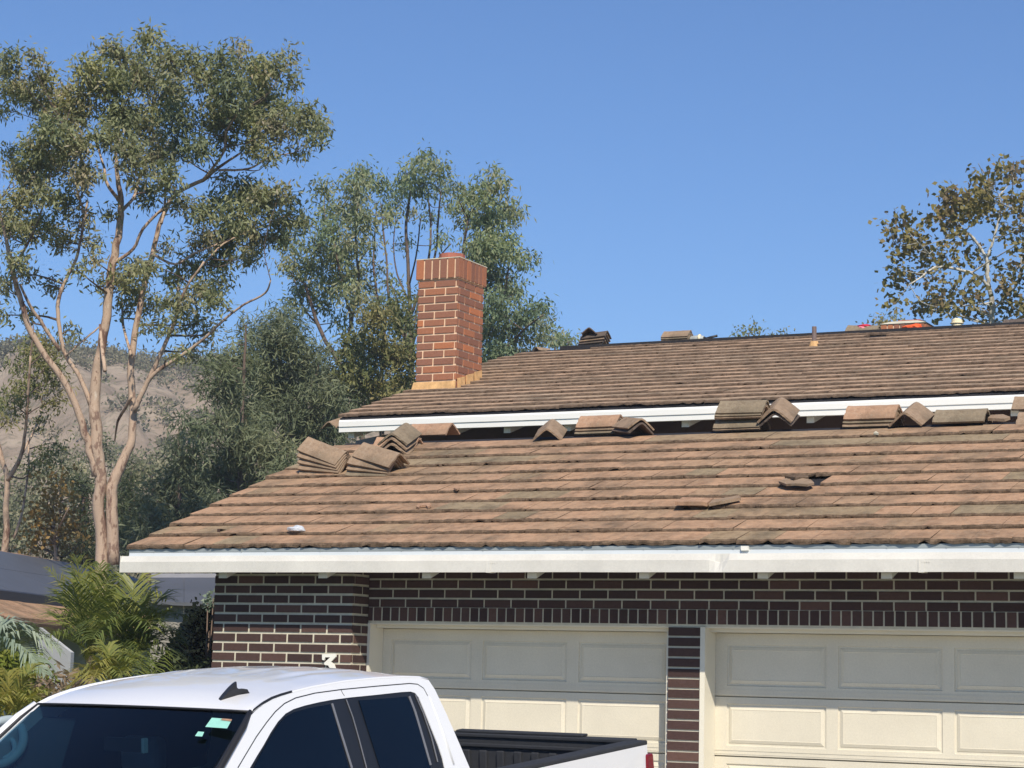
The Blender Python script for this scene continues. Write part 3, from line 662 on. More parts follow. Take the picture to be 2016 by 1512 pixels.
# ------------------------------------------------------------------ pickup truck
def truck():
    ps, ph = radians(5), radians(5)
    ey = np.array([sin(ps)*cos(ph), cos(ps)*cos(ph), sin(ph)]); ex = np.array([cos(ps), -sin(ps), 0.0]); ez = np.cross(ex, ey)
    Hc = onY(497, 1402, 9.2)
    def T(x, y, z): return Hc+ex*x+ey*y+ez*z
    def TL(L): return [T(*p) for p in L]
    R = Matrix(((ex[0], ey[0], ez[0]), (ex[1], ey[1], ez[1]), (ex[2], ey[2], ez[2])))
    root = empty('pickup_truck', T(-0.745, 1.6, -1.72), R, label='white crew cab pickup truck parked nose out in front of the garage', cat='pickup truck')
    LE = 0.30; XC = -0.745
    nrm = ex+LE*ez
    def side(x, y):
        d = ray(x, y); t = np.dot(Hc-CAM, nrm)/np.dot(d, nrm); q = CAM+d*t-Hc
        return (float(q@ey), float(q@ez))
    def S(y, z, off=0.0): return (-LE*z+off, y, z)               # point on the near cab side
    def mir(p): return (2*XC-p[0], p[1], p[2])
    EY = [-0.005, 0.04, 0.10, 0.20, 0.35, 0.55, 0.85, 1.15, 1.40, 1.55, 1.625]; EZ = [0.0, 0.016, 0.033, 0.052, 0.070, 0.083, 0.090, 0.084, 0.072, 0.058, 0.040]
    CRY = [0, 0.2, 0.5, 0.9, 1.3, 1.55, 1.63]; CRZ = [0.010, 0.030, 0.048, 0.055, 0.048, 0.030, 0.02]
    Eg = lambda y: float(np.interp(y, EY, EZ)); Cr = lambda y: float(np.interp(y, CRY, CRZ))
    # roof skin with shallow pressed channels
    ny, nx = 34, 48; V = []; F = []
    for i in range(ny+1):
        y = -0.005+1.63*i/ny; hw = 0.745+LE*(-Eg(y))-0.012
        for j in range(nx+1):
            u = -1+2*j/nx; x = XC+u*hw; bow = -0.045*(1-u*u)*max(0, 1-y/0.35)
            z = Eg(y)+Cr(y)*(1-abs(u)**2.3)
            f = min(1, max(0, (y-0.45)/0.35))*min(1, max(0, (1.55-y)/0.12))
            for c in (-0.62, -0.26, 0.26, 0.62):
                z += -0.011*f*exp(-((u-c)/0.055)**2)+0.006*f*exp(-((u-c)/0.12)**2)
            z -= 0.004*max(0, (abs(u)-0.93)/0.07)**2
            V.append(T(x, y+bow, z))
    for i in range(ny):
        for j in range(nx): F.append([i*(nx+1)+j, i*(nx+1)+j+1, (i+1)*(nx+1)+j+1, (i+1)*(nx+1)+j])
    mk('roof_panel', V, F, 'paint', root, smooth=True)
    def poly(name, outer, holes, mat, off, thick, parent=root, mirror=True, seg=False):
        for sgn in ((0, 1) if mirror else (0,)):
            b = B(); loops = [outer]+holes
            tri = tessellate_polygon([[Vector((p[0], p[1], 0)) for p in L] for L in loops])
            flat = [p for L in loops for p in L]; A = [S(p[0], p[1], off) for p in flat]; C = [S(p[0], p[1], off-thick) for p in flat]
            if sgn: A = [mir(p) for p in A]; C = [mir(p) for p in C]
            n = len(flat); fs = [list(t) for t in tri]; o = 0
            for L in loops:
                k = len(L); fs += [[o+i, o+(i+1) % k, n+o+(i+1) % k, n+o+i] for i in range(k)]; o += k
            fs += [[n+t[2], n+t[1], n+t[0]] for t in tri]
            b.add(TL(A+C), fs); ob = b.build(name, mat, parent)
        return ob
    edge = [(y, Eg(y)) for y in (0.0, 0.04, 0.10, 0.2, 0.35, 0.55, 0.85, 1.15, 1.4, 1.55, 1.62)]
    outer = [(-0.80, -0.56), (-0.335, -0.245), (-0.16, -0.118), (-0.05, -0.035)]+edge+[(1.66, -0.02), (1.71, -0.16), (1.765, -0.35), (1.80, -0.48), (1.83, -0.58), (0.5, -0.60)]
    W = [side(*p) for p in ((492, 1512), (506, 1488), (519, 1467), (533, 1442), (547, 1421), (562, 1405), (578, 1396), (600, 1389), (628, 1382.5), (652, 1378), (690, 1373), (740, 1368), (790, 1362.5), (808, 1361.5), (817, 1364), (825, 1374), (838, 1405), (852, 1440), (864, 1470), (872, 1494), (876, 1512))]
    hole = [(-0.50, -0.50)]+W+[(W[-1][0]+0.012, -0.49), (W[-1][0]-0.02, -0.505), (0.5, -0.52)]
    poly('cab_side', outer, [hole[::-1]], 'paint', 0.0, 0.03)
    # inset rail just under the roof edge
    poly('window_surround', hole, [], 'trim', -0.006, 0.02)
    def sp(L): return [side(*p) for p in L]
    fr = sp([(500, 1512), (515, 1483), (534, 1450), (548, 1428), (562, 1412), (580, 1402), (610, 1394), (651, 1386), (661, 1420), (673, 1462), (688, 1512)]); fr = [(-0.42, -0.47)]+fr+[(fr[-1][0]+0.01, -0.47)]
    rr = sp([(707, 1379), (760, 1375), (801, 1371.5), (810, 1385), (824, 1428), (838, 1475), (849, 1512)]); rr = rr+[(rr[-1][0]+0.01, -0.47)]; q = sp([(749, 1512)])[0]; rr += [(q[0]+0.01, -0.47), q]
    poly('side_window', fr, [], 'glass', -0.001, 0.004); poly('side_window', rr, [], 'glass', -0.001, 0.004)
    def strip(name, L, w, mat, off=0.0012, mirror=False, th=0.004):
        P = sp(L) if L[0][0] > 50 else L; out = []; back = []
        for i, p in enumerate(P):
            a = np.array(P[max(i-1, 0)]); c = np.array(P[min(i+1, len(P)-1)]); t = (c-a)/np.linalg.norm(c-a); nn = np.array((-t[1], t[0]))*w/2
            out.append(tuple(np.array(p)+nn)); back.append(tuple(np.array(p)-nn))
        poly(name, out+back[::-1], [], mat, off, th, mirror=mirror)
    strip('pillar_trim', [(654, 1385), (664, 1418), (677, 1460), (693, 1512)], 0.016, 'chrome')
    strip('pillar_seam', [(682, 1377), (695, 1412), (708, 1458), (722, 1512)], 0.006, 'chrome')
    strip('pillar_trim', [(806, 1371), (818, 1402), (832, 1450), (848, 1506)], 0.018, 'chrome')
    strip('pillar_seam', [(818, 1368), (834, 1405), (850, 1452), (862, 1500)], 0.008, 'chrome')
    strip('door_seam', [(468, 1512), (484, 1485), (505, 1450), (525, 1422), (542, 1401), (560, 1385), (582, 1374), (620, 1364.5), (672, 1357.5), (740, 1351), (806, 1345.5), (822, 1347), (834, 1355), (842, 1370)], 0.0055, 'black', 0.0006)
    strip('door_seam', [(671, 1357.5), (674, 1364), (678, 1370)], 0.004, 'black', 0.0008)
    strip('roof_ditch', [(494, 1405), (502, 1396.5), (509, 1391), (520, 1383), (536, 1374), (554, 1367.5), (575, 1361.5)], 0.012, 'black', 0.0010)
    # pillar crease at the back of the cab
    b = B(); a = side(846, 1372); c = side(893, 1505)
    b.tube(TL([S(a[0], a[1], -0.001), S((a[0]+c[0])/2+0.006, (a[1]+c[1])/2, 0.001), S(c[0], c[1], 0.0)]), [0.004, 0.006, 0.007], 8); b.build('pillar_crease', 'paint', root, True)
    # back of the cab
    b = B(); zt = Eg(1.62)
    b.add(TL([S(1.62, zt, -0.012), mir(S(1.62, zt, -0.012)), mir(S(1.83, -0.58, -0.01)), S(1.83, -0.58, -0.01)]), [[0, 1, 2, 3]]); b.build('cab_back', 'paint', root)
    b = B(); b.hexa(TL([(-0.20, 1.79, -0.42), (-1.18, 1.79, -0.42), (-1.10, 1.69, -0.10), (-0.28, 1.69, -0.10), (-0.20, 1.80, -0.42), (-1.18, 1.80, -0.42), (-1.10, 1.70, -0.10), (-0.28, 1.70, -0.10)])); b.build('rear_window', 'glass', root)
    # roof edge mouldings (rounded)
    for mm in (0, 1):
        b = B(); L = [S(y, Eg(y)-0.003, -0.010) for y in np.linspace(0.0, 1.62, 22)]
        if mm: L = [mir(p) for p in L]
        b.tube(TL(L), 0.011, 8); b.build('roof_rail', 'paint', root, True)
    # windscreen
    zb = -0.56; yb = -0.80; n = 12; V = []; F = []
    for i in range(n+1):
        s = i/n
        for j in range(n+1):
            u = -1+2*j/n; hw = 0.727+0.125*s; bow = -0.045*(1-u*u)*(1+1.5*s)
            V.append(T(XC+u*hw, -0.004+(yb)*s+bow, -0.006+zb*s+0.012*(1-u*u)+0.015*sin(pi*s)))
    for i in range(n):
        for j in range(n): F.append([i*(n+1)+j, (i+1)*(n+1)+j, (i+1)*(n+1)+j+1, i*(n+1)+j+1])
    mk('windscreen', V, F, 'windscreen2', root, smooth=True)
    ws = root
    def onW(x, y, lift):                                           # point on the windscreen plane
        A0, A1, A2 = T(XC, -0.03, 0.0), T(XC+0.5, -0.03, 0.0), T(XC, -0.03-0.8, -0.56); nn = np.cross(A1-A0, A2-A0); nn /= np.linalg.norm(nn)
        if nn[2] < 0: nn = -nn
        return onPlane(x, y, A0+nn*lift, nn)
    for nm, Q, mt in (('windscreen_decal', [(417, 1413), (457, 1416), (447, 1434), (404, 1431)], 'teal'), ('windscreen_decal', [(390, 1440), (402, 1441), (398, 1450), (384, 1449)], 'teal'), ('decal_band', [(438, 1414.2), (457, 1416), (455, 1420), (434, 1417.5)], 'ridge_red')):
        b = B(); l = 0.028 if mt == 'teal' else 0.031
        P = [onW(x, y, l) for x, y in Q]; P2 = [onW(x, y, l+0.002) for x, y in Q]; b.hexa(P+P2); b.build(nm, mt, root)
    # black frit and pillar edge along the windscreen
    for mm in (0, 1):
        b = B(); L = [(-0.014, 0.0, 0.004), (0.02, -0.10, -0.062), (0.073, -0.36, -0.245), (0.115, -0.80, -0.555)]
        if mm: L = [mir(p) for p in L]
        b.tube(TL(L), [0.012, 0.018, 0.020, 0.02] if not mm else [0.006, 0.008, 0.009, 0.009], 6); b.build('windscreen_seal', 'black', root, True)
        if mm:
            b = B(); b.tube(TL([(p[0]-0.026, p[1]+0.004, p[2]-0.002) for p in L]), [0.016, 0.024, 0.026, 0.026], 10); b.build('pillar_cover', 'paint', root, True)
    b = B(); b.tube(TL([(XC+u*0.73, -0.003-0.045*(1-u*u), 0.003+0.010*(1-u*u)) for u in np.linspace(-1, 1, 13)]), 0.006, 6); b.build('windscreen_seal', 'black', root, True)
    # inside: mirror, head rests, dash, floor
    b = B(); q = T(-0.69, -0.20, -0.19); b.box((-0.13, -0.012, -0.035), (0.13, 0.012, 0.035)); V = [Hc+ex*(v[0]-0.66)+ey*(v[1]-0.22)+ez*(v[2]-0.165) for v in b.V]; b.V = V; b.build('rear_view_mirror', 'black', root)
    b = B(); b.box((0.125, -0.016, -0.037), (0.143, 0.014, 0.037)); b.V = [Hc+ex*(v[0]-0.66)+ey*(v[1]-0.22)+ez*(v[2]-0.165) for v in b.V]; b.build('mirror_edge', 'seat', root)
    for hx in (-1.10, -0.30):
        b = B(); b.box((-0.14, -0.05, -0.10), (0.14, 0.05, 0.10)); b.V = [Hc+ex*(v[0]+hx)+ey*(v[1]+0.42)+ez*(v[2]-0.30) for v in b.V]; o = b.build('headrest', 'seat', root); bevel(o, 0.04, 3)
        b = B(); b.box((-0.25, -0.07, -0.38), (0.25, 0.09, 0.26)); b.V = [Hc+ex*(v[0]+hx)+ey*(v[1]+0.42)+ez*(v[2]-0.70) for v in b.V]; o = b.build('seat', 'seatdark', root); bevel(o, 0.05, 3)
    b = B(); b.tube(TL([(-0.33+0.19*cos(a), -0.22-0.10*sin(a), -0.52+0.165*sin(a)) for a in np.linspace(0, 2*pi, 25)]), 0.015, 8); b.build('steering_wheel', 'black', root, True)
    b = B(); b.hexa(TL([(-1.45, -0.80, -0.62), (0.07, -0.80, -0.62), (0.07, -0.25, -0.60), (-1.45, -0.25, -0.60), (-1.45, -0.80, -0.57), (0.07, -0.80, -0.57), (0.07, -0.25, -0.55), (-1.45, -0.25, -0.55)])); b.build('dashboard', 'black', root)
    # sun visor arc and grab handle on the passenger side pillar
    b = B(); b.tube(catmull([onW(x, y, -0.05) for x, y in ((-30, 1432), (0, 1421), (26, 1418), (42, 1432), (46, 1458), (36, 1482), (12, 1502), (-20, 1512))], 4), 0.026, 8); b.build('pillar_trim_panel', 'seat', root, True)
    b = B(); b.tube(catmull([onW(x, y, -0.07) for x, y in ((-20, 1462), (8, 1452), (26, 1460), (28, 1480), (6, 1496))], 4), 0.016, 8); b.build('grab_handle', 'seat', root, True)
    b = B(); q = [onW(x, y, -0.10) for x, y in ((48, 1412), (150, 1412), (120, 1512), (30, 1512))]; b.hexa([p-ez*0.01 for p in q]+q); b.build('sun_visor', 'seatdark', root)
    # body below the belt line
    def bodyside(mm):
        pts = [(-2.05, -1.42), (-2.02, -0.86), (-1.95, -0.74), (-0.80, -0.585), (1.83, -0.575), (1.84, -1.44)]
        arch = lambda c: [(c+0.47*cos(a), -1.36+0.47*sin(a)) for a in np.linspace(0, pi, 13)]
        lower = [(1.84, -1.44), (-0.72, -1.44)]+arch(-1.19)[0:]+[(-2.05, -1.42)]
        P = [(-2.05, -1.42), (-2.02, -0.86), (-1.95, -0.74), (-0.80, -0.585), (1.83, -0.575), (1.84, -1.44), (-0.72, -1.44)]+arch(-1.19)
        tri = tessellate_polygon([[Vector((p[0], p[1], 0)) for p in P]])
        b = B(); n = len(P)
        def X(p): return 0.17+0.10*min(1, max(0, (-0.575-p[1])/0.25))
        A = [(X(p), p[0], p[1]) for p in P]; C = [(X(p)-0.06, p[0], p[1]) for p in P]
        if mm: A = [mir(p) for p in A]; C = [mir(p) for p in C]
        b.add(TL(A+C), [list(t) for t in tri]+[[i, (i+1) % n, n+(i+1) % n, n+i] for i in range(n)]+[[n+t[0], n+t[2], n+t[1]] for t in tri])
        return b.build('body_side', 'paint', root)
    bodyside(0); bodyside(1)
    b = B(); b.hexa(TL([(0.15, -1.98, -0.80), (-1.53, -1.98, -0.80), (-1.50, -0.80, -0.66), (0.12, -0.80, -0.66), (0.15, -1.95, -0.70), (-1.53, -1.95, -0.70), (-1.50, -0.80, -0.575), (0.12, -0.80, -0.575)])); bevel(b.build('hood', 'paint', root), 0.03, 3)
    b = B(); b.hexa(TL([(0.2, -2.05, -1.35), (-1.58, -2.05, -1.35), (-1.58, -1.97, -1.35), (0.2, -1.97, -1.35), (0.17, -2.03, -0.80), (-1.55, -2.03, -0.80), (-1.55, -1.97, -0.80), (0.17, -1.97, -0.80)])); b.build('grille', 'black', root)
    for x in (0.02, -1.40):
        b = B(); b.hexa(TL([(x-0.16, -2.07, -1.0), (x+0.16, -2.07, -1.0), (x+0.16, -1.98, -1.0), (x-0.16, -1.98, -1.0), (x-0.16, -2.06, -0.84), (x+0.16, -2.06, -0.84), (x+0.16, -1.98, -0.84), (x-0.16, -1.98, -0.84)])); b.build('headlight', 'clear', root)
    b = B(); b.hexa(TL([(0.25, -2.16, -1.50), (-1.63, -2.16, -1.50), (-1.63, -1.98, -1.50), (0.25, -1.98, -1.50), (0.25, -2.14, -1.28), (-1.63, -2.14, -1.28), (-1.63, -1.98, -1.28), (0.25, -1.98, -1.28)])); bevel(b.build('bumper', 'chrome', root), 0.03, 2)
    b = B(); b.hexa(TL([(0.1, -1.9, -1.45), (-1.5, -1.9, -1.45), (-1.5, 3.7, -1.45), (0.1, 3.7, -1.45), (0.1, -1.9, -1.2), (-1.5, -1.9, -1.2), (-1.5, 3.7, -1.2), (0.1, 3.7, -1.2)])); b.build('chassis', 'black', root)
    # bed
    xo, xi = 0.255, 0.165; y0, y1 = 1.86, 3.795; zr = -0.512
    def bx(name, mat, a, c, bv=0.0):
        b = B(); b.hexa(TL([(a[0], a[1], a[2]), (c[0], a[1], a[2]), (c[0], c[1], a[2]), (a[0], c[1], a[2]), (a[0], a[1], c[2]), (c[0], a[1], c[2]), (c[0], c[1], c[2]), (a[0], c[1], c[2])]))
        o = b.build(name, mat, root)
        if bv: bevel(o, bv, 2)
        return o
    for mm in (0, 1):
        b = B(); arch = [(2.80+0.48*cos(a), -1.36+0.48*sin(a)) for a in np.linspace(0, pi, 13)]
        P = [(y0, -1.44), (y0, zr-0.022), (y1, zr-0.022), (y1, -1.40), (3.30, -1.44)]+arch+[(2.30, -1.44)]
        tri = tessellate_polygon([[Vector((p[0], p[1], 0)) for p in P]]); n = len(P)
        X = lambda p: xo-0.03*max(0, min(1, (p[1]+0.75)/0.25)) if p[1] > -0.75 else xo
        A = [(X(p), p[0], p[1]) for p in P]; C = [(X(p)-0.03, p[0], p[1]) for p in P]
        if mm: A = [mir(p) for p in A]; C = [mir(p) for p in C]
        b.add(TL(A+C), [list(t) for t in tri]+[[i, (i+1) % n, n+(i+1) % n, n+i] for i in range(n)]+[[n+t[0], n+t[2], n+t[1]] for t in tri])
        b.build('bed_side', 'paint', root)
        a, c = (0.10, 0.232) if not mm else (2*XC-0.232, 2*XC-0.10)
        bx('rail_cap', 'bed', (a, y0, zr-0.03), (c, y1+0.005, zr), 0.008)
        a, c = (0.10, 0.16) if not mm else (2*XC-0.16, 2*XC-0.10)
        bx('bed_wall', 'bed', (a, y0, -1.05), (c, y1-0.06, zr-0.032))
    bx('bed_floor', 'bed', (2*XC-0.10, y0, -1.10), (0.10, y1, -1.05)); bx('bed_front', 'paint', (2*XC-0.2, y0, -1.05), (0.2, y0+0.03, zr-0.02))
    bx('tailgate', 'paint', (2*XC-0.12, y1-0.012, -1.10), (0.12, y1+0.05, zr-0.01)); tg = bx('tailgate_cap', 'bed', (2*XC-0.13, y1-0.055, zr-0.02), (0.13, y1+0.055, zr+0.004), 0.006)
    hxc = XC
    bx('tailgate_spoiler', 'bed', (XC-0.50, y1-0.02, zr+0.0045), (XC+0.50, y1+0.06, zr+0.022), 0.006)
    bx('tailgate_liner', 'bed', (2*XC-0.10, y1-0.040, -1.05), (0.10, y1-0.0125, zr-0.021))
    bx('tailgate_ledge', 'bed', (2*XC-0.10, y1-0.060, zr-0.085), (0.10, y1-0.0405, zr-0.060), 0.006)
    for k in range(11): bx('liner_rib', 'bed', (XC-0.70+k*0.137, y1-0.062, -1.04), (XC-0.70+k*0.137+0.060, y1-0.041, zr-0.105), 0.008)
    b = B(); b.hexa(TL([(0.10, y1-0.02, -0.98), (0.262, y1-0.05, -0.98), (0.262, y1+0.075, -0.98), (0.14, y1+0.085, -0.98), (0.10, y1-0.02, -0.60), (0.245, y1-0.03, -0.60), (0.245, y1+0.060, -0.60), (0.14, y1+0.070, -0.60)])); o = b.build('tail_lamp', 'lamp_red', root); bevel(o, 0.015, 3)
    b = B(); b.hexa(TL([mir(p) for p in [(0.10, y1-0.02, -0.98), (0.262, y1-0.05, -0.98), (0.262, y1+0.075, -0.98), (0.14, y1+0.085, -0.98), (0.10, y1-0.02, -0.60), (0.245, y1-0.03, -0.60), (0.245, y1+0.060, -0.60), (0.14, y1+0.070, -0.60)]])); b.build('tail_lamp', 'lamp_red', root)
    bx('rear_bumper', 'chrome', (2*XC-0.22, y1+0.05, -1.45), (0.22, y1+0.20, -1.22), 0.02)
    for x in (0.12, 2*XC-0.12):
        for y in (-1.19, 2.80):
            s = 1 if x > XC else -1
            b = B(); b.tube(TL([(x-s*0.24, y, -1.36), (x-s*0.24, y, -1.36), (x-s*0.0, y, -1.36), (x+s*0.02, y, -1.36)]), [0.34, 0.36, 0.36, 0.33], 28); wh = b.build('wheel', 'rubber', root)
            b = B(); b.tube(TL([(x+s*0.0205, y, -1.36), (x+s*0.035, y, -1.36)]), [0.22, 0.19], 20); b.build('rim', 'chrome', wh)
    # door mirror stays out of the picture; aerial fin on the roof
    def onRoof(x, y):
        d = ray(x, y); t = 9.0
        while t < 14:
            q = CAM+d*t-Hc; lx, ly, lz = q@ex, q@ey, q@ez; u = (lx-XC)/0.72
            if abs(u) < 1 and ly > -0.02 and lz <= Eg(ly)+Cr(ly)*(1-abs(u)**2.3): return CAM+d*t
            t += 0.004
        return CAM+d*t
    P0 = onRoof(431, 1381); P1 = onRoof(488, 1364); d = P1-P0; Ln = np.linalg.norm(d); d /= Ln; sd_ = np.cross(d, ez)
    prof = [(0.0, 0.0), (0.05, 0.022), (0.18, 0.05), (0.38, 0.095), (0.50, 0.118), (0.585, 0.128), (0.595, 0.12), (0.60, 0.075), (0.66, 0.058), (0.82, 0.050), (0.95, 0.036), (1.0, 0.012), (1.0, -0.01), (0.0, -0.01)]
    sc_ = 0.60; b = B(); n = len(prof); wd = [0.010, 0.018, 0.022, 0.018, 0.012, 0.008, 0.007, 0.010, 0.014, 0.014, 0.012, 0.010, 0.028, 0.024]
    A = [P0+d*(p[0]*Ln)+ez*(p[1]*sc_)+sd_*w_ for p, w_ in zip(prof, wd)]; C = [P0+d*(p[0]*Ln)+ez*(p[1]*sc_)-sd_*w_ for p, w_ in zip(prof, wd)]
    tri = tessellate_polygon([[Vector((p[0]*Ln, p[1], 0)) for p in prof]])
    b.add(A+C, [list(t) for t in tri]+[[i, (i+1) % n, n+(i+1) % n, n+i] for i in range(n)]+[[n+t[0], n+t[2], n+t[1]] for t in tri]); b.build('roof_aerial', 'black', root)
M['seat'] = plain('light_grey_trim', (0.36, 0.42, 0.44), 0.7, 0.3, 0.1, 5)
M['seatdark'] = plain('dark_seat', (0.05, 0.055, 0.06), 0.8, 0.3, 0.1, 5)
def windscreen2():
    m = bpy.data.materials.new('windscreen_tint'); m.use_nodes = True; t = m.node_tree; t.nodes.remove(t.nodes['Principled BSDF'])
    tr = t.nodes.new('ShaderNodeBsdfTransparent'); tr.inputs[0].default_value = (0.20, 0.34, 0.42, 1)
    gl = t.nodes.new('ShaderNodeBsdfGlossy'); gl.inputs['Roughness'].default_value = 0.02; gl.inputs[0].default_value = (0.9, 0.95, 1, 1)
    fr = t.nodes.new('ShaderNodeFresnel'); fr.inputs[0].default_value = 1.45; ms = t.nodes.new('ShaderNodeMixShader')
    t.links.new(fr.outputs[0], ms.inputs[0]); t.links.new(tr.outputs[0], ms.inputs[1]); t.links.new(gl.outputs[0], ms.inputs[2])
    t.links.new(ms.outputs[0], t.nodes['Material Output'].inputs[0]); return m
M['windscreen2'] = windscreen2()
truck()
#@@TILES
# ------------------------------------------------------------------ loose ridge tiles and small things on the roof
TL_ = 0.53
def ridge_mesh(nm, arm=0.235, ang=40, th=0.021, Ln=TL_, seed=0):
    lr = np.random.default_rng(seed); a = radians(ang); hw = arm*cos(a); ht = arm*sin(a); out = []
    K = 15
    for i in range(K):
        u = -1+2*i/(K-1); out.append((u*hw, ht*(1-sqrt(u*u+0.035)/sqrt(1.035))*1.05))
    nrm = []
    for i in range(K):
        p = out[max(i-1, 0)]; q = out[min(i+1, K-1)]; d = (q[0]-p[0], q[1]-p[1]); l = sqrt(d[0]**2+d[1]**2); nrm.append((d[1]/l, -d[0]/l))
    inn = [(p[0]+n[0]*th, p[1]+n[1]*th) for p, n in zip(out, nrm)]
    prof = out+inn[::-1]; n = len(prof); V = []; F = []; S_ = 9
    for s in range(S_):
        x = -Ln/2+Ln*s/(S_-1)
        for i, (y, z) in enumerate(prof):
            e = 0.004 if s in (0, S_-1) else 0.0015
            V.append((x+lr.normal()*e*0.45, y*(1+0.03*s/(S_-1))+lr.normal()*0.0006, z+lr.normal()*0.0006+(0.004 if s == 0 else 0)))
    for s in range(S_-1):
        for i in range(n): F.append([s*n+i, (s+1)*n+i, (s+1)*n+(i+1) % n, s*n+(i+1) % n])
    for e in (0, (S_-1)*n):
        for i in range(K-1): F.append([e+i, e+i+1, e+n-2-i, e+n-1-i] if e == 0 else [e+n-1-i, e+n-2-i, e+i+1, e+i])
    me = bpy.data.meshes.new(nm); me.from_pydata(V, [], F); me.update(); return me
RM = {}
for mt in ('ridge_tile', 'ridge_olive', 'ridge_red', 'ridge_dark'):
    for v in range(2):
        me = ridge_mesh('ridge_tile_mesh', seed=v+3, ang=(40, 42)[v]); me.materials.append(M[mt]); RM[(mt, v)] = me
tcount = [0]
def rtile(C, yaw, tilt, roll, mat, label, group, scale=1.0):
    tcount[0] += 1
    o = bpy.data.objects.new('ridge_tile', RM[(mat, tcount[0] % 2)]); COL.objects.link(o)
    o.location = Vector(C); o.scale = (scale,)*3
    o.rotation_euler = (Matrix.Rotation(radians(yaw), 3, 'Z') @ Matrix.Rotation(radians(tilt), 3, 'Y') @ Matrix.Rotation(radians(roll), 3, 'X')).to_euler()
    tag(o, label, 'roof tile', group); MW[o.name] = o.matrix_basis.copy(); return o
UPv = np.array([0, 0, 1.0])
def along(px, py, h=0.0, plane=onLow, back=0.17):
    """centre of a tile lying along the ridge whose near foot is seen at px,py"""
    p = plane(px, py); return p+np.array([0, back, (ML if plane is onLow else 0.1)*back*0.6])+UPv*h
def endon(px, py, h=0.0, yaw=101, hw=0.17, Ln=TL_):
    """centre of a tile pointing up the slope; px,py = its near right foot"""
    p = onLow(px, py); a = radians(yaw); ax = np.array([cos(a), sin(a), 0]); rt = np.array([sin(a), -cos(a), 0])
    c = p-rt*hw+ax*Ln/2; c[2] = zl(c[1])+0.05; return c+UPv*h
G1 = 'loose ridge tiles along the top of the garage roof'; G2 = 'loose ridge tiles on the upper ridge'
mats5 = ['ridge_tile', 'ridge_tile', 'ridge_tile', 'ridge_tile', 'ridge_tile']
ordn = ['bottom', 'second', 'third', 'fourth', 'top']
for k in range(5):
    w_ = ordn[k] if k else 'bottom'
    rtile(along(627-1.2*k, 942, 0.034+0.049*k), 0, 1.0+4.6*k, 12, 'ridge_tile', ('%s tile of the leftmost leaning stack of five ridge tiles' % w_) if k in (0, 4) else ('%s tile up in the leftmost leaning stack of five ridge tiles' % w_), G1)
for k in range(3):
    rtile(along(721+1.5*k, 943, 0.034+0.047*k), 0, 1.5+4.4*k, 12, 'ridge_olive' if k == 0 else 'ridge_tile', '%s tile of the second stack from the roof\'s left edge' % ('bottom', 'middle', 'third')[k], G1)
rtile(along(733, 943, 0.034+0.047*3+0.012), -9, 15, 12, 'ridge_tile', 'top tile of the second stack, slid to the right', G1)
for k in range(3):
    rtile(endon(799, 903, 0.0+0.058*k), 101, -20, 0, ('ridge_tile', 'ridge_tile', 'ridge_olive')[k], '%s of three nested tiles pointing up the slope behind the second stack' % ('lowest', 'middle', 'highest')[k], G1)
rtile(along(770, 893, 0.03), 4, 2, 12, 'ridge_red', 'orange brown ridge tile half hidden behind the three nested tiles', G1)
rtile(along(838, 862, 0.02), 0, 0, 8, 'ridge_red', 'pinkish ridge tile lying under the white upper gutter, left of the rafters', G1)
rtile(endon(1107, 871, 0.0, 108, Ln=0.46), 108, -20, 0, 'ridge_tile', 'single tan ridge tile open towards the street, left of the red topped stack', G1, 0.92)
for k, (m_, l) in enumerate((('ridge_olive', 'bottom tile of the neat stack with a reddish top tile'), ('ridge_tile', 'middle tile of the neat stack with a reddish top tile'), ('ridge_red', 'reddish top tile of the neat stack in front of the upper gutter'))):
    rtile(along(1169+k, 858, 0.02+0.036*k), 0, -0.5, 10, m_, l, G1, 0.92)
rtile(endon(1285, 858, 0.0, 138, Ln=0.3), 138, -8, 0, 'ridge_dark', 'dark ridge tile standing askew right of the reddish topped stack', G1, 0.86)
rtile(endon(1285, 858, 0.045, 135, Ln=0.3), 135, -8, 0, 'ridge_tile', 'tile nested over the dark askew one, right of the reddish topped stack', G1, 0.88)
for k, (h, m_, dx) in enumerate(((0.0, 'ridge_tile', 0), (0.022, 'ridge_olive', 0), (0.128, 'ridge_tile', 3), (0.150, 'ridge_olive', 3), (0.182, 'ridge_olive', 5))):
    rtile(along(1449+dx, 853, 0.02+h), 0, -0.6+0.3*k, 6, m_, '%s tile of the tallest stack, which overlaps the upper gutter' % ('bottom', 'second', 'third', 'fourth', 'mossy top')[k], G1)
rtile(endon(1558, 848, 0.005, 100), 100, -18, 0, 'ridge_dark', 'lower tile of the arched pair right of the tallest stack', G1, 0.98)
rtile(endon(1556, 848, 0.055, 101, ), 101, -20, 0, 'ridge_tile', 'upper tile of the arched pair right of the tallest stack', G1, 1.08)
for k, (m_, l) in enumerate((('ridge_tile', 'bottom tile of the reddish stack near the right edge'), ('ridge_olive', 'middle tile of the reddish stack near the right edge'), ('ridge_red', 'smooth reddish top tile of the stack near the right edge'))):
    rtile(along(1709+k, 845, 0.018+0.040*k), 0, 0, 8, m_, l, G1, 1.04)
rtile(endon(1814, 848, 0.0, 92), 92, -19, 0, 'ridge_tile', 'single peaked tile open to the street, right of the reddish stack', G1, 1.02)
rtile(along(1886, 846, 0.062), 0, 0, 6, 'ridge_olive', 'grey green ridge tile lying lengthwise right of the peaked tile', G1)
rtile(along(2042, 812, 0.02), 0, 0, 6, 'ridge_tile', 'raised tile cut by the right edge of the photo, against the gutter', G1)
rtile(along(2052, 839, 0.0), 0, 0, 6, 'ridge_tile', 'lower tile cut by the right edge of the photo', G1)
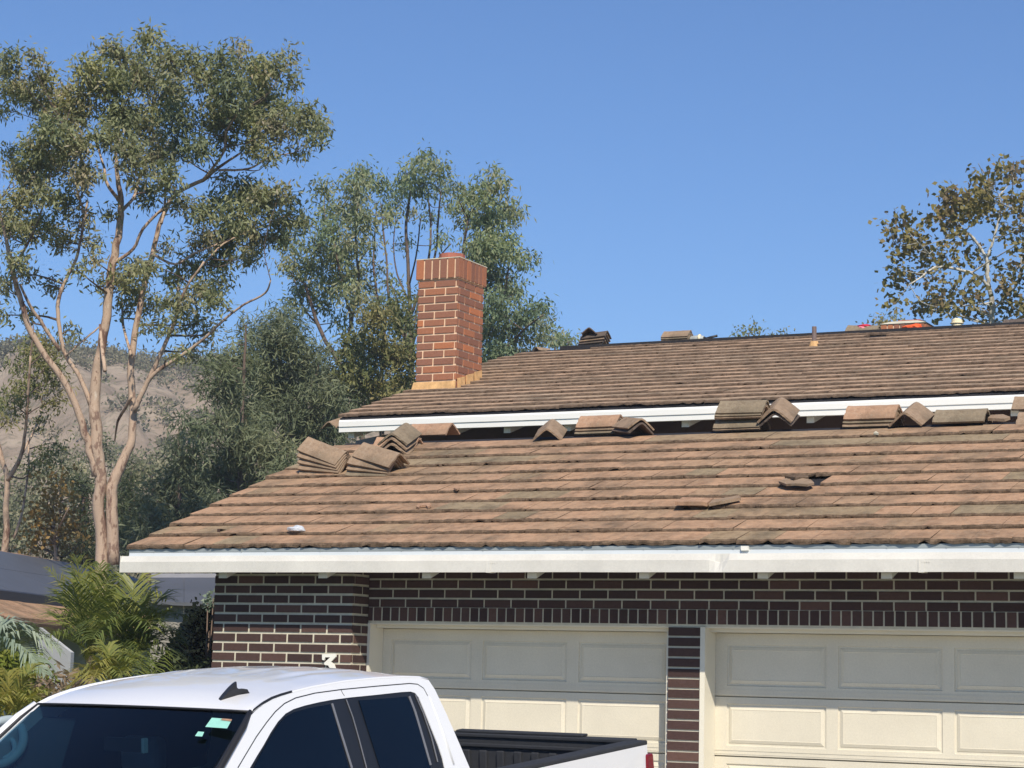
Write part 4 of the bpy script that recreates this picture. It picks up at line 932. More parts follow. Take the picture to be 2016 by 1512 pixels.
# upper ridge
def ridge_at(px, py, h=0.0, dy=0.0):
    p = onY(px, py, RIDGE_U+dy); return p+UPv*h
for k in range(4):
    rtile(ridge_at(1167+2.0*k, 681.5-5.6*k, -0.02), 2, -2-k*0.8, 0, 'ridge_dark' if k % 2 else 'ridge_tile', '%s tile of the dark stack on the upper ridge right of the chimney' % ('bottom', 'second', 'third', 'fourth')[k], G2)
rtile(ridge_at(1164, 661.0), 103, 2, 0, 'ridge_dark', 'tile standing crosswise on top of the dark stack on the upper ridge', G2, 0.9)
for k in range(4):
    rtile(ridge_at(1334, 674.5-4.0*k, -0.03), 0, 0, 0, 'ridge_olive' if k % 2 == 0 else 'ridge_tile', '%s tile of the low flat stack at the middle of the upper ridge' % ('bottom', 'second', 'third', 'top')[k], G2, 1.05)
for k in range(2):
    rtile(ridge_at(1700, 659-5.5*k, -0.03), 0, 3, 0, 'ridge_olive', '%s tile under the red bundle on the upper ridge' % ('lower', 'upper')[k], G2, 1.15)
rtile(ridge_at(1068, 686.0, -0.06), 60, 0, 0, 'ridge_tile', 'lone ridge tile at the left end of the upper ridge', G2, 0.6)
rtile(ridge_at(2003, 641, 0.0), 0, 0, 0, 'ridge_dark', 'dark ridge tile on the upper ridge at the right edge', G2, 0.9)

def lump(name, C, size, mat, label, cat, seed=1, flat=0.6, amp=0.35, rot=0.0, parent=None):
    bm = bmesh.new(); bmesh.ops.create_icosphere(bm, subdivisions=3, radius=1.0); lr = np.random.default_rng(seed)
    ph_ = lr.uniform(0, 6, (6, 3)); fr_ = lr.uniform(1.5, 5, (6, 3)); V = []; idx = {}
    for v in bm.verts:
        c = np.array(v.co); d = sum(sin(c@fr_[i]+ph_[i][0]) for i in range(6))/6*amp+lr.normal()*amp*0.08
        p = c*(1+d); p[2] = max(p[2], -0.35) ; p = p*np.array(size); ca, sa = cos(rot), sin(rot)
        V.append(np.array(C)+np.array([p[0]*ca-p[1]*sa, p[0]*sa+p[1]*ca, p[2]]))
    F = [[v.index for v in f.verts] for f in bm.faces]; bm.free()
    o = mk(name, V, F, mat, parent); 
    if label: tag(o, label, cat)
    return o
p = ridge_at(1701, 648, 0.0)
lump('cloth_bundle', p, (0.13, 0.10, 0.075), 'pink', 'red and pink cloth bundle lying on tiles on the upper ridge', 'cloth', 4)
p2 = ridge_at(1701, 642.5, 0.0); o = lump('cloth_fold', p2, (0.135, 0.09, 0.035), 'red', None, None, 9, parent=None)
bundle = bpy.data.objects['cloth_bundle']; wm = MW[o.name]; o.parent = bundle; o.location = Vector(np.array(wm.translation)-np.array(MW[bundle.name].translation))
p = onY(1797, 647, RIDGE_U+0.1); lump('orange_bag', p, (0.17, 0.12, 0.085), 'orange', 'bright orange cloth bag slumped on the ridge before the low brick chimney', 'bag', 12, amp=0.5)
# tool on the ridge
t_ = empty('hand_tool', ridge_at(1378, 668), label='grey hand tool with black handle lying right of the low tile stack', cat='tool')
b = B(); b.tube([ridge_at(1357, 671.5), ridge_at(1362, 669), ridge_at(1376, 667), ridge_at(1386, 666)], [0.03, 0.075, 0.07, 0.05], 10); b.build('tool_body', 'bluegrey', t_, True)
b = B(); b.tube([ridge_at(1376, 666), ridge_at(1379.5, 665.7)], [0.078, 0.078], 10); b.build('tool_collar', 'cream', t_, True)
b = B(); b.tube([ridge_at(1384, 667), ridge_at(1392, 668), ridge_at(1399, 668)], [0.05, 0.035, 0.03], 8); b.build('tool_nose', 'black', t_, True)
b = B(); b.tube([ridge_at(1386, 667.5), ridge_at(1397, 664.5), ridge_at(1412, 661)], [0.02, 0.022, 0.024], 8); b.build('tool_handle', 'black', t_, True)
# bits on the lower roof
def shard(name, pts, thick, lift, mat, label, cat='tile fragment', tiltz=0.0, parent=None):
    b = B(); P = [onLow(x, y) for x, y in pts]; c = sum(P)/len(P); P = [p+np.array([0, 0, lift[i] if hasattr(lift, '__len__') else lift]) for i, p in enumerate(P)]
    n = len(P); b.add(P+[p+np.array([0, -0.004, thick]) for p in P], [list(range(n))[::-1], list(range(n, 2*n))]+[[i, (i+1) % n, n+(i+1) % n, n+i] for i in range(n)])
    o = b.build(name, mat, parent)
    if label: tag(o, label, cat)
    return o
shard('tile_fragment', [(1533, 967), (1548, 959), (1562, 963), (1580, 957), (1597, 960), (1603, 968), (1590, 976), (1566, 975), (1548, 974)], 0.020, [0.075, 0.065, 0.06, 0.055, 0.055, 0.065, 0.085, 0.09, 0.08], 'ridge_tile', 'broken slab of roof tile lying below the black hole in the roof')
shard('tile_fragment', [(1545, 955), (1562, 951), (1590, 953), (1592, 957), (1566, 958)], 0.022, 0.065, 'butt', 'cracked grey tile edge just above the broken slab')
shard('slipped_tile', [(1329, 1013), (1344, 1000), (1405, 999), (1392, 1010), (1383, 1011)], 0.035, [0.085, 0.065, 0.055, 0.06, 0.075], 'ridge_red', 'reddish tile lifted out of its course, dark gap beneath its front edge', 'roof tile')
shard('slipped_tile', [(1396, 1012), (1403, 1002), (1455, 994), (1459, 1000), (1440, 1006)], 0.028, [0.07, 0.06, 0.06, 0.07, 0.08], 'ridge_tile', 'narrow cracked tile strip sloping up right of the lifted tile', 'roof tile')
shard('tile_fragment', [(819, 1012), (823, 1006), (846, 1005), (849, 1009), (842, 1013), (838, 1009.5), (828, 1010), (824, 1014)], 0.022, 0.055, 'ridge_red', 'small curved chip of tile resting above the roof\'s third lowest course')
shard('tile_fragment', [(893, 975), (898, 971), (905, 974), (899, 977)], 0.02, 0.055, 'ridge_red', 'tiny chip of tile higher up the slope than the curved chip')
shard('tile_fragment', [(1945, 838), (1952, 832), (1975, 831), (1989, 836), (1978, 840)], 0.03, 0.05, 'ridge_tile', 'flat broken piece of ridge tile right of the grey green tile')
shard('tile_fragment', [(1720, 865), (1725, 862), (1730, 866)], 0.02, 0.05, 'cap', 'pale speck of broken tile below the reddish stack')
p = onLow(584, 1058); lump('plastic_bottle', p+np.array([0, 0.0, 0.075]), (0.085, 0.05, 0.04), 'clear', 'crushed clear plastic bottle lying on the lowest tile courses at left', 'bottle', 21, amp=0.45, rot=0.3)
rtile(onY(655, 832, YU+0.25)+np.array([0, 0.1, -0.04]), 90, -17, 0, 'ridge_tile', 'cap tile hanging over the left end of the white upper gutter', None, 0.85)
# ------------------------------------------------------------------ trees
def leaves(C, tone, n, sig, ln, wd, droop, lr, kind='leaf', dirs=None):
    """n leaf blades around every clump centre in C -> V,F,rnd"""
    N = len(C)*n; base = np.repeat(np.asarray(C), n, 0)
    off = lr.normal(size=(N, 3))*np.asarray(sig)
    P = base+off
    d = lr.normal(size=(N, 3)); d[:, 2] -= droop; d /= np.linalg.norm(d, axis=1, keepdims=True)
    r = lr.normal(size=(N, 3)); s = np.cross(d, r); s /= np.linalg.norm(s, axis=1, keepdims=True)+1e-9
    L = ln*lr.uniform(0.6, 1.3, (N, 1)); Wd = wd*lr.uniform(0.7, 1.3, (N, 1))
    V = np.empty((N, 4, 3)); V[:, 0] = P-s*Wd*0.3; V[:, 1] = P+d*L*0.5-s*Wd; V[:, 2] = P+d*L; V[:, 3] = P+d*L*0.45+s*Wd
    F = np.arange(N*4).reshape(N, 4)
    rr = np.clip(np.repeat(np.asarray(tone), n)*0.6+lr.uniform(0, 1, N)*0.4, 0, 1)
    return V.reshape(-1, 3), F, rr
def tree(name, label, cat, Z, limbs, blobs, bark_, leaf_, seed=1, depth=1.0, dens=1.0, ln=0.13, wd=0.018, sig=0.16, n=16, droop=0.9, sub=90, group=None, ground=True, twigs=0.8, rs=1.0, spread=0.75, limbdepth=None):
    lr = np.random.default_rng(seed); mpp = Z/FPX
    b = B(); nodes = []
    for li, L in enumerate(limbs):
        d0 = 0.0; k = len(L); dz = [0.0]*k; amp = lr.normal()*0.05*Z*depth*0.5 if li else 0.0
        P = [atZ(x, y, Z+amp*(i/(k-1))**1.3) for i, (x, y, r) in enumerate(L)]
        R = [r*mpp*rs for (_, _, r) in L]
        if ground and li == 0:
            g = P[0].copy(); g[2] = -0.1; P = [g]+P; R = [R[0]*1.15]+R
        C = catmull(P, 4); RR = np.interp(np.linspace(0, len(R)-1, len(C)), range(len(R)), R)
        C = [c+lr.normal(size=3)*RR[i]*0.12 for i, c in enumerate(C)]
        b.tube(C, list(RR), 10)
        for c, r in zip(C, RR): nodes.append((c, r))
    NP = np.array([c for c, r in nodes]); NR = np.array([r for c, r in nodes])
    cl = []; tone = []; tw = B()
    for (x, y, r) in blobs:
        rm = r*mpp; c = atZ(x, y, Z+lr.uniform(-1, 1)*depth*mpp*140)
        cost = np.linalg.norm(NP-c, axis=1)+np.maximum(0, NP[:, 2]-c[2]+0.2)*1.5+(NR < 0.004)*2
        i = int(np.argmin(cost)); s = NP[i]; dist = np.linalg.norm(c-s)
        mid = (s+c)/2+np.array([0, 0, -0.06*dist])+lr.normal(size=3)*dist*0.07
        r_ = min(NR[i]*0.7, 0.014+dist*0.009)
        tw.tube(catmull([s, mid, c], 3), list(np.linspace(r_, max(r_*0.4, 0.006), 7)), 5, cap=False)
        m = max(3, int(r*r/sub*dens)); base_tone = lr.beta(2, 2)
        pts = lr.normal(size=(m, 3)); pts /= np.linalg.norm(pts, axis=1, keepdims=True); pts *= (lr.uniform(0.15, 1, (m, 1))**0.55)*rm*np.array([spread+0.25, spread+0.25, spread+0.2])
        for q in pts:
            w_ = c+q; cl.append(w_); tone.append(np.clip(base_tone+lr.normal()*0.18, 0, 1))
            if lr.random() < twigs*0.5: tw.tube([c, (c+w_)/2+np.array([0, 0, 0.04*rm]), w_], [max(0.009, mpp*0.6), max(0.006, mpp*0.45), 0.004], 4, cap=False)
    V, F, rr = leaves(cl, tone, n, (sig, sig, sig*0.9), ln, wd, droop, lr)
    base = limbs[0][0]; root = empty(name, np.array([b.V[0][0], b.V[0][1], 0.0]), label=label, cat=cat, group=group)
    b.build('trunk', bark_, root, True)
    tw.build('branches', bark_ if bark_ != 'bark_pale' else 'bark_dark', root, True)
    mk('crown', V, F, leaf_, root, rnd=rr)
    return root
# ---- the big pale-trunked eucalyptus
LB = [
 [(199, 1112, 13), (196, 1000, 11.5), (197, 935, 11.5), (190, 860, 12), (186, 790, 11), (192, 720, 10), (201, 680, 9), (212, 600, 9), (222, 520, 8), (235, 450, 7), (238, 400, 6), (232, 350, 4.5), (228, 290, 3), (235, 230, 2)],
 [(223, 1112, 13), (221, 1000, 11.5), (223, 950, 11), (240, 912, 10), (260, 865, 8), (262, 800, 7.5), (258, 720, 7), (268, 640, 6), (285, 560, 6), (300, 500, 5), (318, 430, 4.5), (350, 380, 4), (400, 355, 4), (430, 330, 3), (475, 300, 2)],
 [(190, 935, 9), (172, 870, 8), (150, 800, 7), (120, 742, 6.5), (82, 690, 6), (55, 640, 6), (38, 580, 5), (22, 520, 5), (10, 460, 3), (-5, 400, 2)],
 [(180, 800, 5), (157, 742, 4.5), (130, 700, 4), (117, 645, 4), (115, 590, 4), (130, 550, 3.5), (150, 510, 3), (163, 450, 2.5), (172, 395, 2)],
 [(118, 690, 4), (85, 640, 3.5), (58, 600, 3), (40, 560, 2.5)],
 [(262, 810, 6), (290, 750, 4.5), (320, 690, 4), (345, 630, 3.5), (365, 570, 2.5), (402, 515, 2)],
 [(264, 800, 4), (300, 740, 4), (350, 705, 3.5), (395, 672, 3), (435, 635, 2.6), (480, 600, 2.2), (522, 577, 2), (533, 552, 1.4)],
 [(238, 400, 4), (210, 360, 3), (205, 330, 2.5), (190, 280, 2)],
 [(235, 420, 4), (262, 390, 3), (275, 350, 2.5), (300, 300, 2)],
 [(222, 520, 4), (262, 490, 3), (282, 450, 3), (335, 395, 2.5), (345, 370, 2)],
 [(318, 440, 3), (325, 400, 2.5), (322, 340, 2.2), (310, 290, 1.6)],
 [(400, 355, 3), (440, 300, 2.4), (445, 260, 2), (470, 220, 1.4)], [(430, 335, 2.4), (490, 332, 2), (530, 310, 1.6), (585, 300, 1)],
 [(300, 500, 3), (345, 520, 2.2), (380, 500, 2), (430, 480, 1.6)], [(402, 520, 2), (440, 480, 1.8), (500, 450, 1.4), (560, 425, 1)],
 [(197, 640, 3), (200, 680, 3.5), (207, 730, 4)], [(130, 700, 2), (170, 665, 2), (200, 640, 1.5)],
 [(259, 780, 3.2), (244, 808, 3.4), (232, 830, 2.6), (226, 868, 1.4)],
 [(165, 420, 2), (150, 360, 2), (160, 300, 2), (130, 250, 1.5)], [(30, 520, 3), (60, 470, 2.4), (80, 420, 2), (95, 370, 1.4)],
 [(258, 700, 3), (243, 640, 2.6), (240, 590, 2)], [(345, 620, 2.5), (350, 570, 2.2), (355, 510, 1.6)],
]
BB = [(230, 102, 30), (288, 86, 26), (175, 140, 32), (340, 122, 32), (275, 138, 42), (215, 168, 42), (328, 180, 42), (158, 192, 34), (382, 118, 20), (396, 150, 30),
 (438, 122, 26), (470, 100, 15), (500, 150, 36), (545, 132, 24), (570, 114, 13), (576, 160, 16), (455, 180, 40), (520, 200, 40), (560, 216, 22), (600, 226, 28), (634, 240, 15), (622, 268, 20), (587, 298, 12), (540, 255, 34), (480, 240, 44), (420, 222, 36), (592, 250, 20),
 (20, 128, 26), (60, 112, 15), (28, 170, 30), (88, 160, 28), (110, 200, 36), (60, 200, 24), (8, 212, 14), (98, 260, 36), (68, 300, 32), (110, 320, 40), (150, 280, 32), (60, 345, 28), (158, 340, 30), (18, 300, 16), (132, 240, 30), (28, 332, 20),
 (230, 230, 42), (290, 240, 42), (350, 240, 36), (258, 290, 32), (310, 310, 34), (208, 270, 26), (262, 338, 24), (330, 350, 28), (290, 382, 24), (392, 288, 26), (350, 300, 20),
 (438, 272, 20), (500, 285, 24), (532, 308, 16), (440, 345, 14), (482, 378, 32), (520, 400, 36), (430, 402, 26), (398, 422, 24), (470, 430, 36), (550, 380, 20), (576, 400, 16), (450, 470, 30), (502, 460, 32), (560, 440, 26), (592, 432, 18), (402, 480, 24), (360, 402, 20), (432, 512, 26), (372, 520, 24), (340, 552, 18), (472, 508, 18),
 (30, 400, 30), (80, 380, 26), (130, 390, 26), (20, 452, 30), (60, 440, 30), (102, 450, 20), (158, 430, 20), (180, 470, 16), (120, 470, 24), (30, 512, 20), (60, 540, 16), (8, 560, 16), (182, 512, 12), (150, 530, 12), (5, 620, 14),
 (255, 540, 30), (290, 520, 20), (230, 562, 14), (270, 572, 22), (400, 570, 26), (350, 600, 24), (430, 592, 20), (330, 642, 16), (382, 640, 20), (330, 480, 14), (545, 470, 16), (215, 420, 12), (140, 650, 12), (300, 640, 14), (252, 600, 18), (292, 605, 16), (60, 622, 12), (96, 560, 10), (330, 592, 18), (440, 555, 18), (200, 560, 10), (500, 500, 16), (380, 690, 16), (410, 655, 16), (345, 700, 12)]
tree('eucalyptus_tree', 'tall pale trunked eucalyptus forking low, open olive crown, at the left', 'tree', 45, LB, BB, 'bark_pale', 'leaf_euc', 11, dens=1.6, ln=0.15, wd=0.021, sig=0.125, n=38, droop=0.8, rs=1.0)
# ---- small tree at the left edge
tree('gum_tree', 'small slender pale trunked gum cut by the left edge', 'tree', 52,
 [[(10, 1085, 7), (12, 1000, 6), (14, 945, 5.5), (4, 905, 5), (-12, 850, 4)], [(14, 948, 5), (40, 900, 4), (50, 850, 3), (55, 780, 3), (60, 700, 2)], [(45, 890, 2.5), (66, 850, 2), (85, 800, 1.6)], [(28, 1060, 2.5), (45, 1000, 2.5), (55, 930, 2), (57, 870, 2)]],
 [(60, 690, 26), (90, 722, 30), (50, 762, 30), (100, 790, 20), (28, 800, 20), (92, 682, 22), (95, 900, 20), (112, 872, 14), (120, 750, 16), (38, 720, 20), (70, 920, 16), (15, 830, 14), (-15, 790, 30), (80, 830, 14), (10, 560, 10)],
 'bark_pale', 'leaf_olive', 12, dens=1.5, ln=0.15, wd=0.022, sig=0.15, n=30)
# ---- blue green eucalypts behind the chimney
tree('blue_gum_tree', 'blue green eucalyptus leaning left, left of the chimney', 'tree', 72,
 [[(730, 1000, 6), (705, 830, 5), (690, 765, 5), (668, 715, 4.5), (640, 670, 4), (616, 610, 3.5), (602, 560, 3)], [(668, 715, 3), (690, 640, 3.2), (682, 590, 3), (668, 530, 2.5), (655, 460, 2)], [(690, 640, 3), (706, 560, 2.6), (700, 480, 2), (704, 400, 1.5)], [(745, 600, 2), (736, 530, 2), (738, 460, 1.6), (742, 400, 1)], [(640, 670, 2.4), (625, 640, 2), (595, 600, 1.6), (575, 530, 1.2)]],
 [(640, 372, 18), (645, 412, 22), (650, 452, 26), (660, 500, 30), (620, 482, 22), (602, 520, 26), (602, 568, 24), (650, 560, 30), (690, 540, 26), (700, 580, 26), (640, 602, 20), (720, 560, 16), (572, 470, 24), (600, 440, 16), (712, 342, 22), (700, 372, 28), (690, 420, 28), (712, 430, 26), (740, 360, 18), (700, 480, 24), (728, 482, 16), (760, 432, 11), (762, 402, 9), (560, 520, 18), (575, 600, 14), (735, 520, 12), (670, 630, 14)],
 'bark_dark', 'leaf_blue', 13, dens=1.7, ln=0.21, wd=0.030, sig=0.21, n=42, droop=1.2)
tree('blue_gum_tree', 'slim blue green eucalyptus with bare upright stems directly behind the chimney', 'tree', 76,
 [[(815, 1000, 6), (812, 800, 5), (808, 640, 4), (803, 520, 3.4), (800, 440, 2.8), (808, 380, 2)], [(810, 620, 3), (842, 520, 2.4), (848, 450, 2), (842, 380, 1.4)], [(812, 680, 3), (856, 505, 2.2), (862, 440, 2), (868, 380, 1.2)], [(812, 700, 3), (768, 600, 2.2), (762, 520, 2), (755, 460, 1.8), (750, 400, 1)], [(812, 660, 2), (832, 560, 1.8), (870, 500, 1.5), (888, 480, 1)], [(808, 600, 2), (782, 540, 1.6), (775, 480, 1.2), (780, 420, 0.9)], [(812, 720, 2), (790, 640, 1.6), (775, 570, 1.2), (745, 520, 0.8)], [(806, 560, 1.8), (820, 500, 1.5), (828, 430, 1.2)]],
 [(830, 322, 22), (800, 342, 22), (860, 332, 22), (835, 362, 30), (800, 372, 16), (870, 372, 16), (888, 402, 9), (850, 420, 14), (772, 420, 8), (808, 412, 11), (782, 390, 10), (770, 560, 9), (745, 590, 8), (868, 470, 8), (800, 480, 7)],
 'bark_dark', 'leaf_blue', 14, dens=1.5, ln=0.21, wd=0.030, sig=0.2, n=42, droop=1.2)
tree('blue_gum_tree', 'broad blue green eucalyptus right of the chimney, sloping down to the roof', 'tree', 70,
 [[(915, 1000, 7), (914, 800, 5.5), (912, 650, 4), (912, 560, 3.4), (914, 480, 3), (922, 430, 2)], [(912, 640, 3), (940, 560, 2.5), (955, 480, 2), (960, 400, 1.5)], [(914, 700, 3), (960, 640, 2.6), (990, 590, 2), (1005, 500, 1.3)], [(914, 760, 3), (985, 700, 2.4), (1030, 650, 2), (1070, 620, 1.2)], [(914, 600, 2), (895, 540, 1.6), (900, 500, 1)]],
 [(965, 342, 15), (960, 378, 22), (930, 390, 22), (985, 368, 16), (958, 430, 32), (1000, 410, 22), (1015, 430, 13), (920, 430, 18), (950, 480, 36), (990, 480, 28), (1004, 502, 16), (960, 542, 32), (990, 562, 28), (970, 602, 32), (1012, 580, 15), (1030, 520, 11), (1000, 642, 32), (960, 660, 32), (1038, 620, 20), (1068, 610, 18), (1076, 640, 14), (1048, 670, 16), (1022, 690, 18), (1084, 668, 8), (980, 690, 26), (1042, 508, 6), (902, 400, 12), (900, 370, 8), (935, 500, 20), (1058, 650, 12), (950, 720, 24), (1000, 700, 16)],
 'bark_dark', 'leaf_blue', 15, dens=1.8, ln=0.21, wd=0.030, sig=0.21, n=42, droop=1.2)
tree('olive_gum_tree', 'bushy olive green tree filling the gap just left of the chimney', 'tree', 62,
 [[(760, 1000, 7), (752, 860, 5), (750, 760, 4), (755, 690, 3), (760, 620, 2)], [(752, 800, 3), (705, 740, 2.4), (690, 690, 1.6)], [(752, 790, 3), (795, 710, 2.4), (800, 640, 1.6)]],
 [(740, 622, 32), (780, 600, 26), (800, 640, 28), (702, 672, 26), (740, 690, 38), (788, 700, 34), (702, 730, 34), (750, 758, 34), (800, 750, 24), (722, 788, 18), (682, 702, 16), (810, 590, 12), (690, 770, 22), (770, 800, 20), (815, 700, 16), (812, 770, 14), (660, 740, 14)],
 'bark_dark', 'leaf_olive', 16, dens=1.8, ln=0.18, wd=0.030, sig=0.19, n=42, droop=0.7)
# ---- dark evergreens
def evergreen(label, Z, trunk, blobs, seed, lf='needle', dens=1.5):
    tree('evergreen_tree', label, 'tree', Z, trunk, blobs, 'bark_dark', lf, seed, dens=dens*1.2, ln=0.26, wd=0.018, sig=0.19, n=44, droop=0.6, twigs=0.5, group='dark evergreens left of the roof')
evergreen('tall dark evergreen with a bushy top left of the blue green eucalypts', 60, [[(560, 1050, 7), (556, 850, 5), (550, 700, 3), (548, 620, 1.5)], [(556, 850, 3), (600, 780, 2), (625, 730, 1)]],
 [(550, 618, 16), (545, 652, 32), (560, 690, 42), (512, 682, 32), (600, 702, 34), (622, 742, 38), (560, 760, 46), (502, 742, 42), (650, 782, 32), (600, 800, 42), (660, 822, 28), (580, 640, 16), (630, 690, 16), (672, 790, 14), (540, 800, 40), (600, 850, 40), (520, 640, 14), (640, 850, 30), (575, 610, 8), (690, 800, 12), (670, 850, 20)], 31)
evergreen('dark feathery evergreen with a narrow pointed tip, left of the tall bushy one', 56, [[(470, 1080, 6), (475, 850, 4), (482, 700, 2.5), (484, 640, 1.2)]],
 [(484, 640, 9), (482, 668, 14), (455, 702, 20), (440, 735, 26), (480, 720, 26), (442, 782, 30), (480, 812, 42), (420, 850, 34), (480, 880, 46), (540, 890, 40), (430, 930, 46), (480, 950, 42), (560, 930, 36), (420, 700, 12), (400, 760, 10), (505, 850, 34), (530, 960, 34), (400, 720, 8)], 32)
evergreen('low dark evergreen behind the left corner of the garage roof', 53, [[(350, 1120, 6), (352, 1000, 4), (356, 900, 2)]],
 [(372, 900, 26), (382, 842, 16), (352, 828, 9), (382, 960, 38), (330, 960, 26), (330, 1010, 38), (402, 1002, 38), (290, 1022, 28), (270, 1046, 26), (320, 1056, 28), (256, 1082, 20), (355, 870, 12), (300, 985, 16), (430, 1010, 30), (240, 1060, 18), (290, 1085, 24), (460, 1000, 26), (385, 1045, 26), (355, 930, 20)], 33, 'needle')
evergreen('dark rounded shrubby tree between the twin trunk and the rusty tree', 58, [[(160, 1130, 4), (160, 1050, 3), (165, 980, 2)]],
 [(165, 975, 20), (240, 965, 20), (250, 1000, 22), (230, 1000, 18), (165, 1020, 18), (240, 1040, 24), (150, 950, 14), (275, 985, 20), (170, 1060, 20), (260, 940, 14), (140, 1085, 18), (180, 1090, 20)], 34, 'leaf_dark')
tree('rusty_tree', 'small tree with rusty orange dry leaves left of the twin trunk', 'tree', 50, [[(108, 1130, 3.5), (106, 1040, 3), (104, 980, 2)], [(106, 1060, 2), (135, 1000, 1.5)], [(106, 1070, 2), (75, 1030, 1.2)]],
 [(100, 962, 20), (130, 1002, 24), (90, 1012, 24), (150, 1042, 22), (110, 1060, 26), (70, 1050, 18), (60, 1002, 12), (140, 975, 12), (60, 1075, 14), (150, 1075, 16), (120, 940, 10), (95, 1085, 20)], 'bark_pale', 'leaf_rust', 41, dens=1.4, ln=0.12, wd=0.045, sig=0.2, n=18, droop=0.2)
for i, (x, y, r, Z, l) in enumerate(((40, 955, 40, 92, 'grey green bush on the lower slope just right of the slender gum trunk'), (120, 905, 36, 98, 'rounded grey bush on the slope above the rusty tree'), (160, 935, 26, 88, 'olive bush touching the left side of the twin trunk'), (262, 915, 26, 94, 'grey bush framed in the fork of the twin trunk'), (300, 930, 34, 90, 'bush right of the twin trunk at the foot of the slope'), (20, 1030, 34, 74, 'bush low behind the slender gum near the neighbour roof'), (60, 1000, 30, 80, 'sage coloured bush left of the rusty tree'), (200, 880, 22, 100, 'small bush behind the twin trunk on the slope'), (345, 890, 26, 96, 'pale bush left of the pointed evergreen'))):
    tree('slope_bush', l, 'bush', Z, [[(x, y+r*1.6, 2.5), (x, y+r*0.6, 2), (x, y, 1)]], [(x+dx*r, y+dy*r, r*0.55) for dx, dy in ((0, -0.5), (-0.6, -0.1), (0.6, -0.15), (-0.9, 0.45), (0.9, 0.4), (0, 0.3), (-0.4, 0.7), (0.45, 0.75), (0, 1.1), (-0.8, 1.1), (0.8, 1.1))], 'bark_dark', 'leaf_scrub', 80+i, dens=1.3, ln=0.2, wd=0.045, sig=0.26, n=24, droop=0.1, group='bushes at the foot of the dry slope')
# ---- sycamore at the right
tree('sycamore_tree', 'sycamore with white limbs and browning leaves beyond the ridge at the right edge', 'tree', 60,
 [[(1955, 900, 8), (1953, 720, 6.5), (1952, 637, 5.5), (1954, 603, 6), (1949, 571, 4.5), (1944, 545, 4.2), (1944, 518, 3.6), (1936, 498, 3), (1917, 470, 2.8), (1904, 458, 2.4), (1888, 444, 1.6)], [(1945, 562, 3.4), (1930, 548, 3), (1913, 538, 3), (1880, 529, 2.8), (1842, 526, 2.5), (1815, 545, 1.6), (1790, 560, 1.2)], [(1944, 505, 2.6), (1954, 476, 2.6), (1965, 439, 2.2), (1970, 412, 2), (1967, 386, 1.4)],
  [(1953, 610, 3), (1985, 580, 2.4), (2005, 550, 1.8), (2012, 500, 1.4)], [(1848, 526, 1.6), (1830, 500, 1.3), (1800, 470, 1)], [(1965, 440, 1.6), (1990, 390, 1.2), (1995, 350, 0.9)], [(1940, 365, 0.8), (1932, 335, 0.7), (1926, 322, 0.6)], [(2010, 420, 1.4), (1990, 410, 1.2), (1975, 402, 1)]],
 [(1975, 322, 10), (1991, 346, 15), (2003, 330, 9), (1930, 357, 16), (1944, 368, 14), (1880, 391, 24), (1857, 374, 11), (1936, 394, 20), (1904, 404, 20), (1946, 414, 18), (1994, 400, 18), (1862, 423, 20), (1842, 436, 14), (1877, 444, 16), (1889, 466, 12), (1870, 478, 13), (1780, 431, 16), (1751, 449, 11), (1755, 470, 12), (1790, 481, 16), (1810, 464, 16), (1820, 494, 16), (1774, 502, 15), (1840, 513, 9), (1769, 529, 12), (1790, 545, 15), (1763, 560, 13), (1820, 528, 9), (1764, 595, 9), (1880, 516, 11), (1856, 510, 8), (1835, 548, 10), (1922, 492, 11), (1936, 514, 12), (1967, 526, 13), (1912, 560, 12), (1872, 566, 12), (1835, 587, 20), (1818, 606, 16), (1856, 606, 18), (1924, 572, 10), (1928, 604, 13), (1978, 560, 15), (1990, 585, 14), (2007, 520, 12), (2006, 480, 12), (1983, 613, 13), (2010, 548, 14), (1975, 460, 7), (1900, 425, 14), (1925, 375, 12), (2008, 610, 12), (1890, 620, 9), (1945, 625, 8), (2015, 440, 10), (1900, 590, 9), (2030, 400, 24), (2040, 500, 26), (2040, 600, 24), (1960, 345, 8), (1985, 440, 7)],
 'bark_white', 'leaf_syc', 51, dens=1.5, ln=0.15, wd=0.072, sig=0.17, n=13, droop=0.2, twigs=0.9, sub=60)
for i, (x, y, r, Z, lf, l) in enumerate(((1733, 632, 13, 95, 'leaf_syc', 'small distant yellowish treetop left of the low brick chimney'), (1760, 628, 10, 100, 'leaf_blue', 'small distant green treetop just behind the low brick chimney'), (1474, 650, 20, 110, 'leaf_olive', 'distant rounded treetop showing over the middle of the upper ridge'), (1540, 660, 12, 112, 'leaf_olive', 'flatter distant treetop right of the rounded one over the ridge'), (1093, 660, 10, 100, 'leaf_blue', 'thin distant treetop left of the dark tile stack'), (1118, 668, 7, 104, 'leaf_blue', 'tiny distant treetop beside the dark tile stack on the ridge'))):
    tree('distant_tree', l, 'tree', Z, [[(x, y+110, 3), (x, y+40, 2), (x, y+5, 1)]], [(x, y, r), (x-r*0.8, y+r*0.7, r*0.8), (x+r*0.8, y+r*0.7, r*0.8), (x, y+r*1.5, r)], 'bark_dark', lf, 60+i, dens=2.0, ln=0.22, wd=0.05, sig=0.25, n=14, group='distant treetops beyond the ridge')

